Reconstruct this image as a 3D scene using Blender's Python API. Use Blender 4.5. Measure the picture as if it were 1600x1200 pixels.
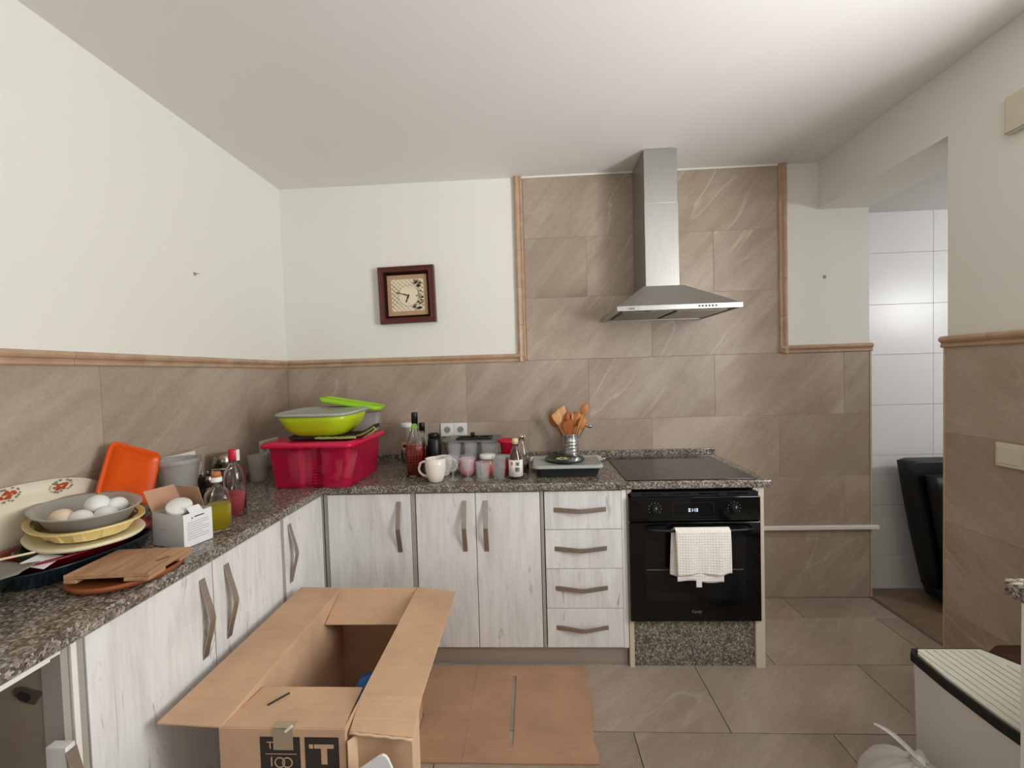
import bpy, bmesh, math, random
from mathutils import Vector, Matrix
C = bpy.context.scene.collection
SC = bpy.context.scene
for o in list(bpy.data.objects): bpy.data.objects.remove(o)
random.seed(7)
PI = math.pi
R_ = math.radians
# ---------------------------------------------------------------- camera
cam = bpy.data.objects.new('camera', bpy.data.cameras.new('camera')); C.objects.link(cam)
cam.data.sensor_width = 36; cam.data.sensor_fit = 'HORIZONTAL'
cam.data.lens = 643.46/1600*36; cam.data.clip_start = 0.02
def cam_matrix(yaw, pit, roll, loc):
    cy, sy, cp, sp, cr, sr = math.cos(yaw), math.sin(yaw), math.cos(pit), math.sin(pit), math.cos(roll), math.sin(roll)
    fw = Vector((-sy*cp, cy*cp, sp)); r = Vector((cy, sy, 0)); u = r.cross(fw)
    r2 = r*cr+u*sr; u2 = u*cr-r*sr; b = -fw
    return Matrix(((r2.x, u2.x, b.x, loc[0]), (r2.y, u2.y, b.y, loc[1]), (r2.z, u2.z, b.z, loc[2]), (0, 0, 0, 1)))
cam.matrix_world = cam_matrix(0.0451, -0.0288, -0.0290, (1.517, -2.5147, 1.4074))
SC.camera = cam
# ---------------------------------------------------------------- world, lights, exposure
w = bpy.data.worlds.new('world'); SC.world = w; w.use_nodes = True
w.node_tree.nodes['Background'].inputs[0].default_value = (0.80, 0.90, 1.0, 1)
w.node_tree.nodes['Background'].inputs[1].default_value = 1.0
def area(name, loc, target, sx, sy, power, col=(1, 1, 1)):
    l = bpy.data.lights.new(name, 'AREA'); l.shape = 'RECTANGLE'; l.size = sx; l.size_y = sy; l.energy = power; l.color = col
    o = bpy.data.objects.new(name, l); C.objects.link(o); o.location = loc
    d = Vector(target)-Vector(loc); o.rotation_euler = d.to_track_quat('-Z', 'Z').to_euler(); return o
area('daylight_side_window', (3.66, -2.15, 1.70), (0.8, -1.75, 1.20), 1.25, 1.05, 66, (0.98, 0.985, 0.985))
area('rear_fill_light', (1.7, -4.8, 1.2), (1.5, 0, 1.7), 2.0, 1.8, 7, (1.0, 0.99, 0.97))  # added soft fill from behind the camera, no known window there
area('sunlit_ground_outside', (5.1, -3.4, 0.25), (2.3, -1.3, 2.5), 2.4, 1.6, 205, (0.985, 0.985, 0.98))
area('passage_light', (4.86, -1.15, 1.87), (4.0, 0.1, 1.5), 0.36, 0.30, 12.0, (1.0, 1.0, 1.0))  # unseen light put in the passage for the glow on its tiles
SC.view_settings.view_transform = 'Standard'; SC.view_settings.look = 'None'
SC.view_settings.exposure = -0.12; SC.view_settings.gamma = 1.0; SC.view_settings.use_curve_mapping = False

# ---------------------------------------------------------------- materials
def lin(c):
    return tuple((x/255/12.92 if x/255 <= 0.04045 else ((x/255+0.055)/1.055)**2.4) for x in c)+(1,)
def mat(name, col, rough=0.5, metal=0.0, trans=0.0, ior=1.45, emit=None, es=1.0, coat=0.0, spec=0.5, sss=0.0, alpha=1.0):
    m = bpy.data.materials.new(name); m.use_nodes = True; b = m.node_tree.nodes['Principled BSDF']
    b.inputs['Base Color'].default_value = lin(col); b.inputs['Roughness'].default_value = rough
    b.inputs['Metallic'].default_value = metal; b.inputs['Transmission Weight'].default_value = trans
    b.inputs['IOR'].default_value = ior; b.inputs['Coat Weight'].default_value = coat
    b.inputs['Specular IOR Level'].default_value = spec
    b.inputs['Alpha'].default_value = alpha
    if emit: b.inputs['Emission Color'].default_value = lin(emit); b.inputs['Emission Strength'].default_value = es
    return m
class NT:
    def __init__(s, m): s.m = m; s.t = m.node_tree; s.b = s.t.nodes['Principled BSDF']
    def n(s, typ, **k):
        x = s.t.nodes.new(typ)
        for a, v in k.items():
            if a.startswith('i_'):
                key = a[2:]; key = int(key) if key.isdigit() else key.replace('_', ' ')
                x.inputs[key].default_value = v
            else: setattr(x, a, v)
        return x
    def l(s, a, b): s.t.links.new(a, b)
    def coords(s, scale=(1, 1, 1), rot=(0, 0, 0), rnd=0.0):
        tc = s.n('ShaderNodeTexCoord'); mp = s.n('ShaderNodeMapping')
        mp.inputs['Scale'].default_value = scale; mp.inputs['Rotation'].default_value = rot
        if rnd:
            oi = s.n('ShaderNodeObjectInfo'); mul = s.n('ShaderNodeMath', operation='MULTIPLY'); mul.inputs[1].default_value = rnd
            s.l(oi.outputs['Random'], mul.inputs[0]); s.l(mul.outputs[0], mp.inputs['Location'])
        if any(rot):
            m0 = s.n('ShaderNodeMapping'); m0.inputs['Rotation'].default_value = rot; mp.inputs['Rotation'].default_value = (0, 0, 0)
            s.l(tc.outputs['Object'], m0.inputs['Vector']); s.l(m0.outputs[0], mp.inputs['Vector'])
        else: s.l(tc.outputs['Object'], mp.inputs['Vector'])
        return mp.outputs[0]
    def noise(s, vec, scale, detail=4, rough=0.5, dist=0.0):
        x = s.n('ShaderNodeTexNoise'); x.inputs['Scale'].default_value = scale; x.inputs['Detail'].default_value = detail
        x.inputs['Roughness'].default_value = rough; x.inputs['Distortion'].default_value = dist
        s.l(vec, x.inputs['Vector']); return x.outputs['Fac']
    def ramp(s, fac, stops):
        x = s.n('ShaderNodeValToRGB'); e = x.color_ramp.elements
        while len(e) < len(stops): e.new(0.5)
        for i, (p, c) in enumerate(stops): e[i].position = p; e[i].color = lin(c) if len(c) == 3 else c
        s.l(fac, x.inputs[0]); return x.outputs[0]
    def mix(s, fac, a, b, blend='MIX'):
        x = s.n('ShaderNodeMix', data_type='RGBA', blend_type=blend)
        if isinstance(fac, float): x.inputs[0].default_value = fac
        else: s.l(fac, x.inputs[0])
        for i, v in ((6, a), (7, b)):
            if isinstance(v, tuple): x.inputs[i].default_value = v
            else: s.l(v, x.inputs[i])
        return x.outputs[2]
    def bump(s, h, strength=0.2, dist=0.01):
        x = s.n('ShaderNodeBump'); x.inputs['Strength'].default_value = strength; x.inputs['Distance'].default_value = dist
        s.l(h, x.inputs['Height']); s.l(x.outputs[0], s.b.inputs['Normal'])
    def col(s, c): s.l(c, s.b.inputs['Base Color'])

def paint(name, col, rough=0.75):
    m = mat(name, col, rough); t = NT(m); v = t.coords()
    t.bump(t.noise(v, 45, 3), 0.12, 0.004); return m
M = {}
M['wall'] = paint('wall_paint', (233, 231, 222)); M['ceil'] = paint('ceiling_paint', (234, 231, 227))
M['soffit'] = paint('soffit_paint', (222, 222, 220))
def tile_mat(name, a, b, c, vein, rough, rot, sc, veinamt=0.55, var=0.07):
    m = mat(name, b, rough, spec=0.45); t = NT(m)
    v = t.coords((1, 1, 1), (0, 0, 0), 37.0); vs = t.coords(sc, rot, 53.0)
    streak = t.noise(vs, 0.8, 6, 0.60, 0.9); cloud = t.noise(v, 2.0, 6, 0.62, 0.5); fine = t.noise(v, 90, 3, 0.6)
    base = t.ramp(streak, [(0.32, a), (0.5, b), (0.66, c)])
    base = t.mix(0.42, base, t.ramp(cloud, [(0.35, a), (0.65, c)]))
    base = t.mix(0.06, base, t.ramp(fine, [(0.3, (60, 50, 40)), (0.7, (240, 230, 215))]))
    hs = t.noise(t.coords(tuple(x*3 for x in sc), rot, 71.0), 2.0, 5, 0.6, 0.6)
    base = t.mix(0.14, base, t.ramp(hs, [(0.35, a), (0.62, c)]))
    vn = t.noise(t.coords(tuple(0.8*x for x in sc), rot, 91.0), 0.8, 3, 0.45, 0.35)
    vm = t.ramp(vn, [(0.490, (0, 0, 0, 1)), (0.5, (1, 1, 1, 1)), (0.507, (0, 0, 0, 1))])
    gate = t.ramp(t.noise(v, 1.5, 2), [(0.50, (0, 0, 0, 1)), (0.66, (veinamt,)*3+(1,))])
    fm = t.mix(1.0, vm, gate, 'MULTIPLY')
    base = t.mix(fm, base, lin(vein))
    oi = t.n('ShaderNodeObjectInfo'); hv = t.n('ShaderNodeHueSaturation'); mr = t.n('ShaderNodeMapRange')
    mr.inputs['To Min'].default_value = 1-var; mr.inputs['To Max'].default_value = 1+var
    t.l(oi.outputs['Random'], mr.inputs['Value']); t.l(mr.outputs[0], hv.inputs['Value']); t.l(base, hv.inputs['Color'])
    t.col(hv.outputs[0]); t.bump(t.mix(0.5, cloud, fine), 0.10, 0.003); return m
M['wtile'] = tile_mat('wall_stone_tile', (147, 126, 108), (168, 149, 131), (187, 171, 154), (214, 201, 186), 0.36, (R_(-38), R_(42), 0), (0.9, 0.9, 6.0))
M['ftile'] = tile_mat('floor_stone_tile', (144, 126, 109), (164, 146, 129), (182, 166, 150), (206, 194, 179), 0.2, (0, 0, R_(-40)), (0.9, 5.0, 1.0))
M['grout'] = mat('grout', (146, 127, 108), 0.9); M['fgrout'] = mat('floor_grout', (104, 92, 80), 0.9)
M['mould'] = mat('beige_ceramic_moulding', (188, 154, 122), 0.35)
t = NT(M['mould']); v = t.coords(rnd=9.0); t.col(t.ramp(t.noise(v, 14, 4), [(0.3, (174, 142, 114)), (0.7, (192, 162, 134))]))
M['edge'] = mat('beige_tile_edge_profile', (190, 168, 140), 0.4)
M['wht'] = mat('white_gloss_tile', (232, 231, 230), 0.30); M['whtg'] = mat('white_tile_grout', (190, 192, 194), 0.8)
def granite(name, mul=1.0):
    m = mat(name, (130, 120, 108), 0.12, spec=0.55); t = NT(m); v = t.coords()
    vo = t.n('ShaderNodeTexVoronoi'); vo.inputs['Scale'].default_value = 150; t.l(v, vo.inputs['Vector'])
    sep = t.n('ShaderNodeSeparateColor'); t.l(vo.outputs['Color'], sep.inputs[0])
    base = t.ramp(sep.outputs[0], [(0.0, (44, 40, 37)), (0.22, (70, 62, 55)), (0.42, (112, 102, 91)), (0.62, (142, 131, 118)), (0.82, (170, 160, 147)), (1.0, (206, 198, 186))])
    big = t.ramp(t.noise(v, 14, 4), [(0.3, (104, 90, 72)), (0.7, (150, 143, 134))])
    base = t.mix(0.35, base, big)
    sp = t.noise(v, 190, 2, 0.7); base = t.mix(t.ramp(sp, [(0.36, (1, 1, 1, 1)), (0.44, (0, 0, 0, 1))]), base, lin((38, 34, 32)))
    t.col(base); return m
M['granite'] = granite('speckled_granite')
M['granite_m'] = granite('speckled_granite_matt'); M['granite_m'].node_tree.nodes['Principled BSDF'].inputs['Roughness'].default_value = 0.45
def washed(name):
    m = mat(name, (222, 218, 212), 0.5); t = NT(m)
    v = t.coords((4.5, 4.5, 1.0), rnd=31.0); vf = t.coords((24, 24, 1.6), rnd=17.0); vk = t.coords((14, 14, 2.4), rnd=23.0)
    a = t.noise(v, 2.2, 6, 0.62, 0.6); f = t.noise(vf, 2.0, 5, 0.65, 0.3); k = t.noise(vk, 1.6, 5, 0.7, 1.0)
    base = t.ramp(a, [(0.30, (204, 200, 196)), (0.5, (228, 226, 222)), (0.68, (238, 237, 235))])
    base = t.mix(0.28, base, t.ramp(f, [(0.3, (190, 187, 184)), (0.55, (234, 232, 229))]))
    crack = t.ramp(k, [(0.28, (1, 1, 1, 1)), (0.39, (0, 0, 0, 1))])
    base = t.mix(crack, base, lin((172, 164, 156)))
    line = t.noise(t.coords((70, 70, 1.3), rnd=41.0), 1.3, 3, 0.5, 0.5)
    base = t.mix(t.ramp(line, [(0.255, (0.75, 0.75, 0.75, 1)), (0.30, (0, 0, 0, 1))]), base, lin((150, 142, 134)))
    t.col(base); t.bump(f, 0.15, 0.002); return m
M['wood'] = washed('white_washed_wood')
M['carc'] = mat('cabinet_carcass_grey', (178, 172, 164), 0.55); M['filler'] = mat('taupe_filler_strip', (168, 160, 150), 0.5)
M['edgeW'] = mat('white_panel_edge', (236, 232, 224), 0.5); M['cream'] = mat('cream_panel', (214, 202, 180), 0.55)
M['plinth'] = mat('satin_plinth', (168, 158, 147), 0.38, 0.25)
def brushed(name, col, rough, sc=(200, 200, 2), metal=1.0):
    m = mat(name, col, rough, metal); t = NT(m); n = t.noise(t.coords(sc), 3.0, 3)
    t.col(t.ramp(n, [(0.3, tuple(int(c*0.95) for c in col)), (0.7, tuple(min(255, int(c*1.04)) for c in col))]))
    t.bump(n, 0.02, 0.0005); return m
M['handle'] = brushed('bronze_steel_handle', (170, 157, 147), 0.33, (60, 60, 8), 0.75)
M['steel'] = brushed('brushed_steel', (180, 179, 176), 0.36, (220, 220, 2), 0.9); M['steelD'] = brushed('brushed_steel_canopy', (172, 168, 162), 0.42, (220, 3, 3), 0.75)
M['chrome'] = mat('polished_metal', (205, 204, 200), 0.12, 1.0); M['filter'] = mat('grease_filter', (128, 118, 104), 0.4, 0.8)
M['blackglass'] = mat('black_glass', (9, 9, 10), 0.06, spec=0.5); M['blackpl'] = mat('black_plastic', (18, 18, 19), 0.4)
M['ovendoor'] = mat('black_oven_door', (10, 10, 11), 0.09); M['ovenwin'] = mat('oven_window', (20, 20, 21), 0.05)
M['mark'] = mat('grey_print', (120, 120, 122), 0.5); M['led'] = mat('clock_digits', (225, 235, 255), 0.4, emit=(215, 230, 255), es=0.9)
M['ink'] = mat('dark_print', (52, 46, 42), 0.6); M['black'] = mat('black_ink', (20, 20, 20), 0.6); M['red_ink'] = mat('red_ink', (190, 60, 60), 0.6)
def card(name, col):
    m = mat(name, col, 0.8, spec=0.2); t = NT(m)
    n = t.noise(t.coords((1, 1, 1)), 6, 5, 0.6); c2 = tuple(int(x*0.93) for x in col); c3 = tuple(min(255, int(x*1.05)) for x in col)
    f = t.noise(t.coords((1, 90, 1)), 4, 2); base = t.ramp(n, [(0.3, c2), (0.7, c3)])
    t.col(t.mix(0.12, base, t.ramp(f, [(0.3, c2), (0.7, (235, 205, 170))]))); t.bump(f, 0.08, 0.002); return m
M['card'] = card('cardboard', (206, 168, 136)); M['card2'] = card('cardboard_sheet', (182, 142, 114)); M['cardedge'] = card('torn_cardboard_edge', (216, 186, 152))
M['tape'] = mat('parcel_tape', (172, 152, 126), 0.3)
M['frame'] = mat('mahogany_frame', (84, 34, 20), 0.4, coat=0.1); M['frameD'] = mat('dark_frame_groove', (32, 10, 8), 0.75, spec=0.15)
M['matb'] = mat('tan_card_mount', (184, 148, 112), 0.7); M['dial'] = mat('cream_dial', (232, 218, 190), 0.6)
M['lattice'] = mat('brown_lattice', (140, 112, 88), 0.7); M['leafp'] = mat('printed_leaf_green', (96, 104, 72), 0.7); M['flowerp'] = mat('printed_flower', (176, 150, 130), 0.7)
M['white'] = mat('white_plastic', (232, 230, 224), 0.3); M['socketD'] = mat('socket_recess', (150, 148, 144), 0.5); M['creampl'] = mat('aged_cream_plastic', (214, 206, 182), 0.45)
M['glass'] = mat('clear_glass', (253, 254, 253), 0.02, trans=1.0, ior=1.22, coat=0.6)
M['lid_clear'] = mat('frosted_lid', (206, 210, 204), 0.25, trans=0.45); M['lidgrey'] = mat('translucent_grey_lid', (176, 178, 172), 0.25, trans=0.12, ior=1.2)
M['smoke'] = mat('smoky_plastic', (196, 192, 188), 0.2, alpha=0.45)
M['smokeD'] = mat('smoky_storage_plastic', (150, 146, 140), 0.15, alpha=0.6)
M['thin'] = mat('thin_drinking_glass', (226, 230, 228), 0.03, alpha=0.15, coat=1.0)
M['crimson'] = mat('translucent_crimson', (204, 22, 72), 0.16, alpha=0.48); M['crimsonlid'] = mat('crimson_lid', (214, 26, 74), 0.22, alpha=0.93)
M['crimsonD'] = mat('crimson_solid', (190, 18, 52), 0.3); M['pinkcloth'] = mat('pale_contents', (235, 170, 170), 0.8); M['pinkcloth2'] = mat('white_contents', (236, 214, 206), 0.6)
M['lime'] = mat('lime_plastic', (186, 208, 34), 0.25); M['lime2'] = mat('green_lid', (156, 206, 40), 0.25)
M['orange'] = mat('orange_plastic', (226, 84, 14), 0.3); M['egg'] = mat('white_eggshell', (238, 236, 232), 0.5); M['egg2'] = mat('cream_eggshell', (232, 212, 184), 0.5)
M['greydish'] = mat('grey_metal_dish', (174, 169, 161), 0.38, 0.15); M['yellow'] = mat('pale_yellow_plastic', (236, 210, 142), 0.35)
M['creamlid'] = mat('cream_plastic_lid', (226, 218, 182), 0.35); M['teal'] = mat('dark_teal_enamel', (20, 42, 48), 0.22, coat=0.3)
M['dkred'] = mat('dark_red_glaze', (128, 18, 32), 0.25, coat=0.3); M['dkgreen'] = mat('dark_green_glass', (44, 56, 34), 0.1)
def grain(name, a, b, sc=(40, 4, 40), rough=0.5):
    m = mat(name, a, rough); t = NT(m); n = t.noise(t.coords(sc), 1.5, 5, 0.6, 0.5); t.col(t.ramp(n, [(0.3, a), (0.7, b)])); return m
M['boardw'] = grain('bamboo_board', (158, 118, 86), (196, 154, 118)); M['boardb'] = grain('red_brown_wood', (132, 70, 36), (156, 88, 48), (6, 6, 6), 0.35)
M['spoon'] = grain('olive_wood', (178, 106, 52), (214, 148, 84), (30, 30, 6)); M['spoonD'] = grain('dark_spoon_wood', (150, 74, 32), (182, 102, 50), (30, 30, 6)); M['spoonL'] = grain('light_spoon_wood', (208, 150, 92), (226, 176, 120), (30, 30, 6))
def wood_chip(name):
    m = mat(name, (152, 138, 120), 0.6); t = NT(m); t.col(t.ramp(t.noise(t.coords(), 5, 5), [(0.3, (138, 124, 106)), (0.7, (162, 150, 134))])); return m
M['rawpanel'] = wood_chip('raw_cabinet_side'); M['pipe'] = mat('dark_hole', (30, 26, 20), 0.8); M['stain'] = mat('brown_stain', (84, 74, 60), 0.8)
M['oil'] = mat('olive_oil', (226, 204, 20), 0.05, trans=0.6, ior=1.1); M['pinkliq'] = mat('rose_liquid', (232, 104, 112), 0.05, trans=0.6, ior=1.1)
M['redliq'] = mat('red_liquid', (168, 28, 8), 0.05, trans=0.4, ior=1.1); M['brownliq'] = mat('brown_liquid', (128, 84, 48), 0.04, trans=0.6, ior=1.2)
M['cork'] = mat('orange_cork', (188, 112, 66), 0.5); M['redcap'] = mat('crimson_bottle_cap', (196, 20, 56), 0.3)
M['green_seal'] = mat('green_seal', (120, 176, 78), 0.4); M['mug'] = mat('white_glazed_china', (236, 228, 216), 0.18, coat=0.4)
M['pinkglass'] = mat('pink_glass', (236, 164, 184), 0.08, alpha=0.72); M['salmon'] = mat('salmon_preserve', (226, 104, 84), 0.4); M['redjam'] = mat('red_jelly', (214, 44, 44), 0.35)
M['label'] = mat('white_paper_label', (238, 232, 222), 0.6); M['creamcap'] = mat('cream_cap', (226, 206, 162), 0.4); M['labely'] = mat('pale_yellow_label', (206, 186, 138), 0.6)
M['paper'] = mat('white_paper', (232, 230, 230), 0.6); M['paperback'] = mat('brown_board_inside', (190, 146, 118), 0.7); M['greytext'] = mat('pale_grey_print', (176, 176, 180), 0.7)
M['panD'] = mat('dark_grey_pan', (62, 64, 66), 0.35, 0.3); M['pangreen'] = mat('dark_green_glass_plate', (24, 52, 46), 0.12); M['petal'] = mat('cream_flower_print', (208, 204, 160), 0.5)
M['hob'] = mat('hob_glass', (44, 42, 42), 0.07, spec=0.6); M['hobring'] = mat('hob_ring_print', (66, 64, 62), 0.12)
M['mittD'] = mat('dark_brown_cloth', (52, 28, 30), 0.85); M['mittG'] = mat('green_patterned_cloth', (168, 172, 96), 0.85)
M['bag'] = mat('white_film_bag', (224, 221, 212), 0.35, trans=0.15); M['leather'] = mat('black_leatherette', (10, 10, 13), 0.5)
M['rib'] = mat('ribbed_grey_white_rubber', (212, 210, 196), 0.6); M['rim'] = mat('black_rubber_rim', (16, 16, 16), 0.5); M['bin'] = mat('off_white_plastic', (218, 214, 206), 0.4)
M['brownth'] = mat('dark_brown_plastic', (70, 42, 26), 0.5); M['blue'] = mat('blue_plastic', (10, 84, 150), 0.3); M['dkplant'] = mat('dark_green_plastic', (14, 44, 26), 0.4)
M['pfloor'] = grain('passage_floor', (120, 98, 76), (142, 120, 96), (3, 12, 1), 0.4)
M['ggrey'] = mat('grey_film', (150, 146, 138), 0.3, trans=0.3, ior=1.1); M['stick'] = mat('pale_wood_stick', (224, 206, 170), 0.6)
def towel_mat():
    m = mat('cream_waffle_cloth', (244, 236, 228), 0.9, spec=0.1); t = NT(m); v = t.coords()
    w1 = t.n('ShaderNodeTexWave'); w1.bands_direction = 'X'; w1.inputs['Scale'].default_value = 26; t.l(v, w1.inputs['Vector'])
    w2 = t.n('ShaderNodeTexWave'); w2.bands_direction = 'Z'; w2.inputs['Scale'].default_value = 26; t.l(v, w2.inputs['Vector'])
    mx = t.mix(1.0, w1.outputs['Color'], w2.outputs['Color'], 'MULTIPLY'); t.bump(mx, 0.5, 0.003); return m
M['towel'] = towel_mat()
def platter_mat():
    m = mat('cream_glazed_china', (232, 222, 198), 0.2, coat=0.3); return m
M['platter'] = platter_mat(); M['ornR'] = mat('rust_flower_print', (176, 74, 40), 0.4); M['ornG'] = mat('grey_green_scroll_print', (128, 124, 104), 0.4)

# ---------------------------------------------------------------- mesh helpers
def B(): return bmesh.new()
def box(b, x0, x1, y0, y1, z0, z1, mtx=None):
    vs = [b.verts.new(p) for p in ((x0, y0, z0), (x1, y0, z0), (x1, y1, z0), (x0, y1, z0), (x0, y0, z1), (x1, y0, z1), (x1, y1, z1), (x0, y1, z1))]
    if mtx:
        for v in vs: v.co = mtx @ v.co
    for f in ((0, 3, 2, 1), (4, 5, 6, 7), (0, 1, 5, 4), (1, 2, 6, 5), (2, 3, 7, 6), (3, 0, 4, 7)): b.faces.new([vs[i] for i in f])
def loft(b, rings, cap0=True, cap1=True, smooth=True, closed=False):
    rr = [[b.verts.new(p) for p in r] for r in rings]; n = len(rr[0]); k = len(rr)
    for i in range(k if closed else k-1):
        A, D = rr[i], rr[(i+1) % k]
        for j in range(n):
            f = b.faces.new((A[j], A[(j+1) % n], D[(j+1) % n], D[j])); f.smooth = smooth
    if not closed:
        if cap0: b.faces.new(rr[0][::-1])
        if cap1: b.faces.new(rr[-1])
def circ(r, z, n=32, cx=0, cy=0): return [(cx+r*math.cos(2*PI*i/n), cy+r*math.sin(2*PI*i/n), z) for i in range(n)]
def lathe(b, prof, n=32, smooth=True, cx=0, cy=0): loft(b, [circ(max(r, 1e-4), z, n, cx, cy) for r, z in prof], True, True, smooth)
def rrect(w, d, r, z, n=6, cx=0, cy=0):
    P = []; r = min(r, w/2-1e-4, d/2-1e-4)
    for q, (sx, sy) in enumerate(((1, 1), (-1, 1), (-1, -1), (1, -1))):
        for i in range(n+1):
            a = q*PI/2+PI/2*i/n; P.append((cx+sx*(w/2-r)+r*math.cos(a), cy+sy*(d/2-r)+r*math.sin(a), z))
    return P
def oval(a, c, z, n=48, p=2.0):
    P = []
    for i in range(n):
        t = 2*PI*i/n; co, si = math.cos(t), math.sin(t)
        P.append((a*math.copysign(abs(co)**(2/p), co), c*math.copysign(abs(si)**(2/p), si), z))
    return P
def tube(b, path, r, n=8, cap=True):
    pts = [Vector(p) for p in path]; rings = []; rs = r if isinstance(r, (list, tuple)) else [r]*len(pts); prev = None
    for i, p in enumerate(pts):
        d = (pts[min(i+1, len(pts)-1)]-pts[max(i-1, 0)]).normalized()
        u = prev-d*prev.dot(d) if prev is not None else d.orthogonal()
        if u.length < 1e-6: u = d.orthogonal()
        u.normalize(); prev = u; v = d.cross(u)
        rings.append([tuple(p+(u*math.cos(2*PI*k/n)+v*math.sin(2*PI*k/n))*rs[i]) for k in range(n)])
    loft(b, rings, cap, cap)
def ring_tube(b, path, r, n=8):
    pts = [Vector(p) for p in path]; m = len(pts); rings = []
    for i, p in enumerate(pts):
        d = (pts[(i+1) % m]-pts[i-1]).normalized(); u = d.cross(Vector((0, 0, 1))).normalized(); v = d.cross(u)
        rings.append([tuple(p+(u*math.cos(2*PI*k/n)+v*math.sin(2*PI*k/n))*r) for k in range(n)])
    loft(b, rings, closed=True)
def prism(b, poly, y0, y1, axis='y', mtx=None):   # poly in the plane normal to axis
    def P(p, t):
        q = {'y': (p[0], t, p[1]), 'x': (t, p[0], p[1]), 'z': (p[0], p[1], t)}[axis]
        return mtx @ Vector(q) if mtx else q
    A = [b.verts.new(P(p, y0)) for p in poly]; D = [b.verts.new(P(p, y1)) for p in poly]; n = len(poly)
    for i in range(n): b.faces.new((A[i], A[(i+1) % n], D[(i+1) % n], D[i]))
    b.faces.new(A[::-1]); b.faces.new(D)
def obj(name, b, m, parent=None, bev=0.0, seg=2, loc=None, rot=None):
    bmesh.ops.recalc_face_normals(b, faces=b.faces)
    me = bpy.data.meshes.new(name); b.to_mesh(me); b.free(); me.materials.append(m)
    o = bpy.data.objects.new(name, me); C.objects.link(o)
    if parent is not None: o.parent = parent
    if loc is not None: o.location = loc
    if rot is not None: o.rotation_euler = rot
    if bev:
        md = o.modifiers.new('bevel', 'BEVEL'); md.width = bev; md.segments = seg; md.limit_method = 'ANGLE'; md.angle_limit = R_(50)
    return o
def thing(name, label, cat, loc=(0, 0, 0), rot=(0, 0, 0), group=None):
    o = bpy.data.objects.new(name, None); C.objects.link(o); o.empty_display_size = 0.02
    o.location = loc; o.rotation_euler = rot; o['label'] = label; o['category'] = cat
    if group: o['group'] = group
    return o
def tag(o, label, cat, group=None):
    o['label'] = label; o['category'] = cat
    if group: o['group'] = group
    return o
def struct(name, b, m, parent=None, bev=0.0):
    o = obj(name, b, m, parent, bev)
    if parent is None: o['kind'] = 'structure'
    return o
def text(body, size, m, parent, loc, rot, name='lettering', ext=0.0004, align='CENTER', sx=1.0):
    cu = bpy.data.curves.new('txt', 'FONT'); cu.body = body; cu.size = size; cu.align_x = align; cu.align_y = 'CENTER'; cu.extrude = ext
    tmp = bpy.data.objects.new('txt', cu); C.objects.link(tmp)
    dg = bpy.context.evaluated_depsgraph_get(); me = bpy.data.meshes.new_from_object(tmp.evaluated_get(dg))
    bpy.data.objects.remove(tmp); me.materials.clear(); me.materials.append(m)
    o = bpy.data.objects.new(name, me); C.objects.link(o); o.parent = parent; o.location = loc; o.rotation_euler = rot; o.scale = (sx, 1, 1); return o
FRONT = (PI/2, 0, 0)          # text standing in the xz plane, read from -y

# ================================================================ ROOM
CZ = 2.58; TX = 3.515; RX = 3.229; RE = -0.745; SF = 2.31; MZ = 1.475; BACK = -4.9
# floor
b = B(); box(b, -0.1, TX, BACK, 0.12, -0.12, -0.008); floor = struct('floor', b, M['fgrout'])
def tiles(parent, rects, m, name, axis, face, depth, gap=0.0007, bev=0.0006):
    # rects: (a0,a1,b0,b1); axis: 'y' wall (x,z), 'x' wall (y,z), 'z' floor (x,y)
    for (a0, a1, b0, b1) in rects:
        if a1-a0 < 0.006 or b1-b0 < 0.006: continue
        bm = B(); ca, cb = (a0+a1)/2, (b0+b1)/2; ha, hb = (a1-a0)/2-gap, (b1-b0)/2-gap
        d0, d1 = sorted((0, depth))
        if axis == 'y': box(bm, -ha, ha, d0, d1, -hb, hb); loc = (ca, face, cb)
        elif axis == 'x': box(bm, d0, d1, -ha, ha, -hb, hb); loc = (face, ca, cb)
        else: box(bm, -ha, ha, -hb, hb, d0, d1); loc = (ca, cb, face)
        obj(name, bm, m, parent, bev, 1, loc)
W_, H_ = 0.748, 0.3685
rects = []
for k in range(14):
    y1 = -0.20-(k-1)*0.37 if k else 0.0
    y0 = -0.20-k*0.37; y1 = min(y1, 0.0)
    off = 0.0 if k % 2 == 0 else -0.372
    x = 0.006+off
    while x < TX:
        rects.append((max(x, 0), min(x+W_, TX-0.005), y0, y1)); x += W_
tiles(floor, rects, M['ftile'], 'tile', 'z', -0.009, 0.009, 0.0016)
# ceiling
b = B(); box(b, -0.1, TX, BACK, 0.12, CZ, CZ+0.1); ceiling = struct('ceiling', b, M['ceil'])
# back wall
b = B(); box(b, -0.1, TX, 0.008, 0.14, 0, CZ); wall_back = struct('wall_back', b, M['wall'])
b = B(); box(b, 0, TX-0.001, 0.0012, 0.0085, 0.0, MZ+0.01); box(b, 1.495, 3.015, 0.0012, 0.0085, MZ, CZ-0.008); obj('grout', b, M['grout'], wall_back)
rects = []
rows = [(0.0, 0.37, 1), (0.37, 0.7375, 0), (0.7375, 1.107, 1), (1.107, MZ, 0)]
for z0, z1, st in rows:
    x = 0.374-W_ if st == 0 else -W_
    while x < TX:
        a0, a1 = max(x, 0), min(x+W_, TX-0.006); x += W_
        if z1 < 0.8 and a1 < 2.3: continue
        if z1 < 0.4: continue
        rects.append((a0, a1, z0, z1))
rects.append((2.575, TX-0.006, 0.0, 0.37))
for z0, z1, xs in ((MZ, 1.85, (1.500, 2.253, 3.012)), (1.85, 2.208, (1.500, 1.873, 2.621, 3.012)), (2.208, CZ-0.008, (1.500, 2.253, 3.012))):
    for a, c in zip(xs, xs[1:]): rects.append((a, c, z0, z1))
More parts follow.
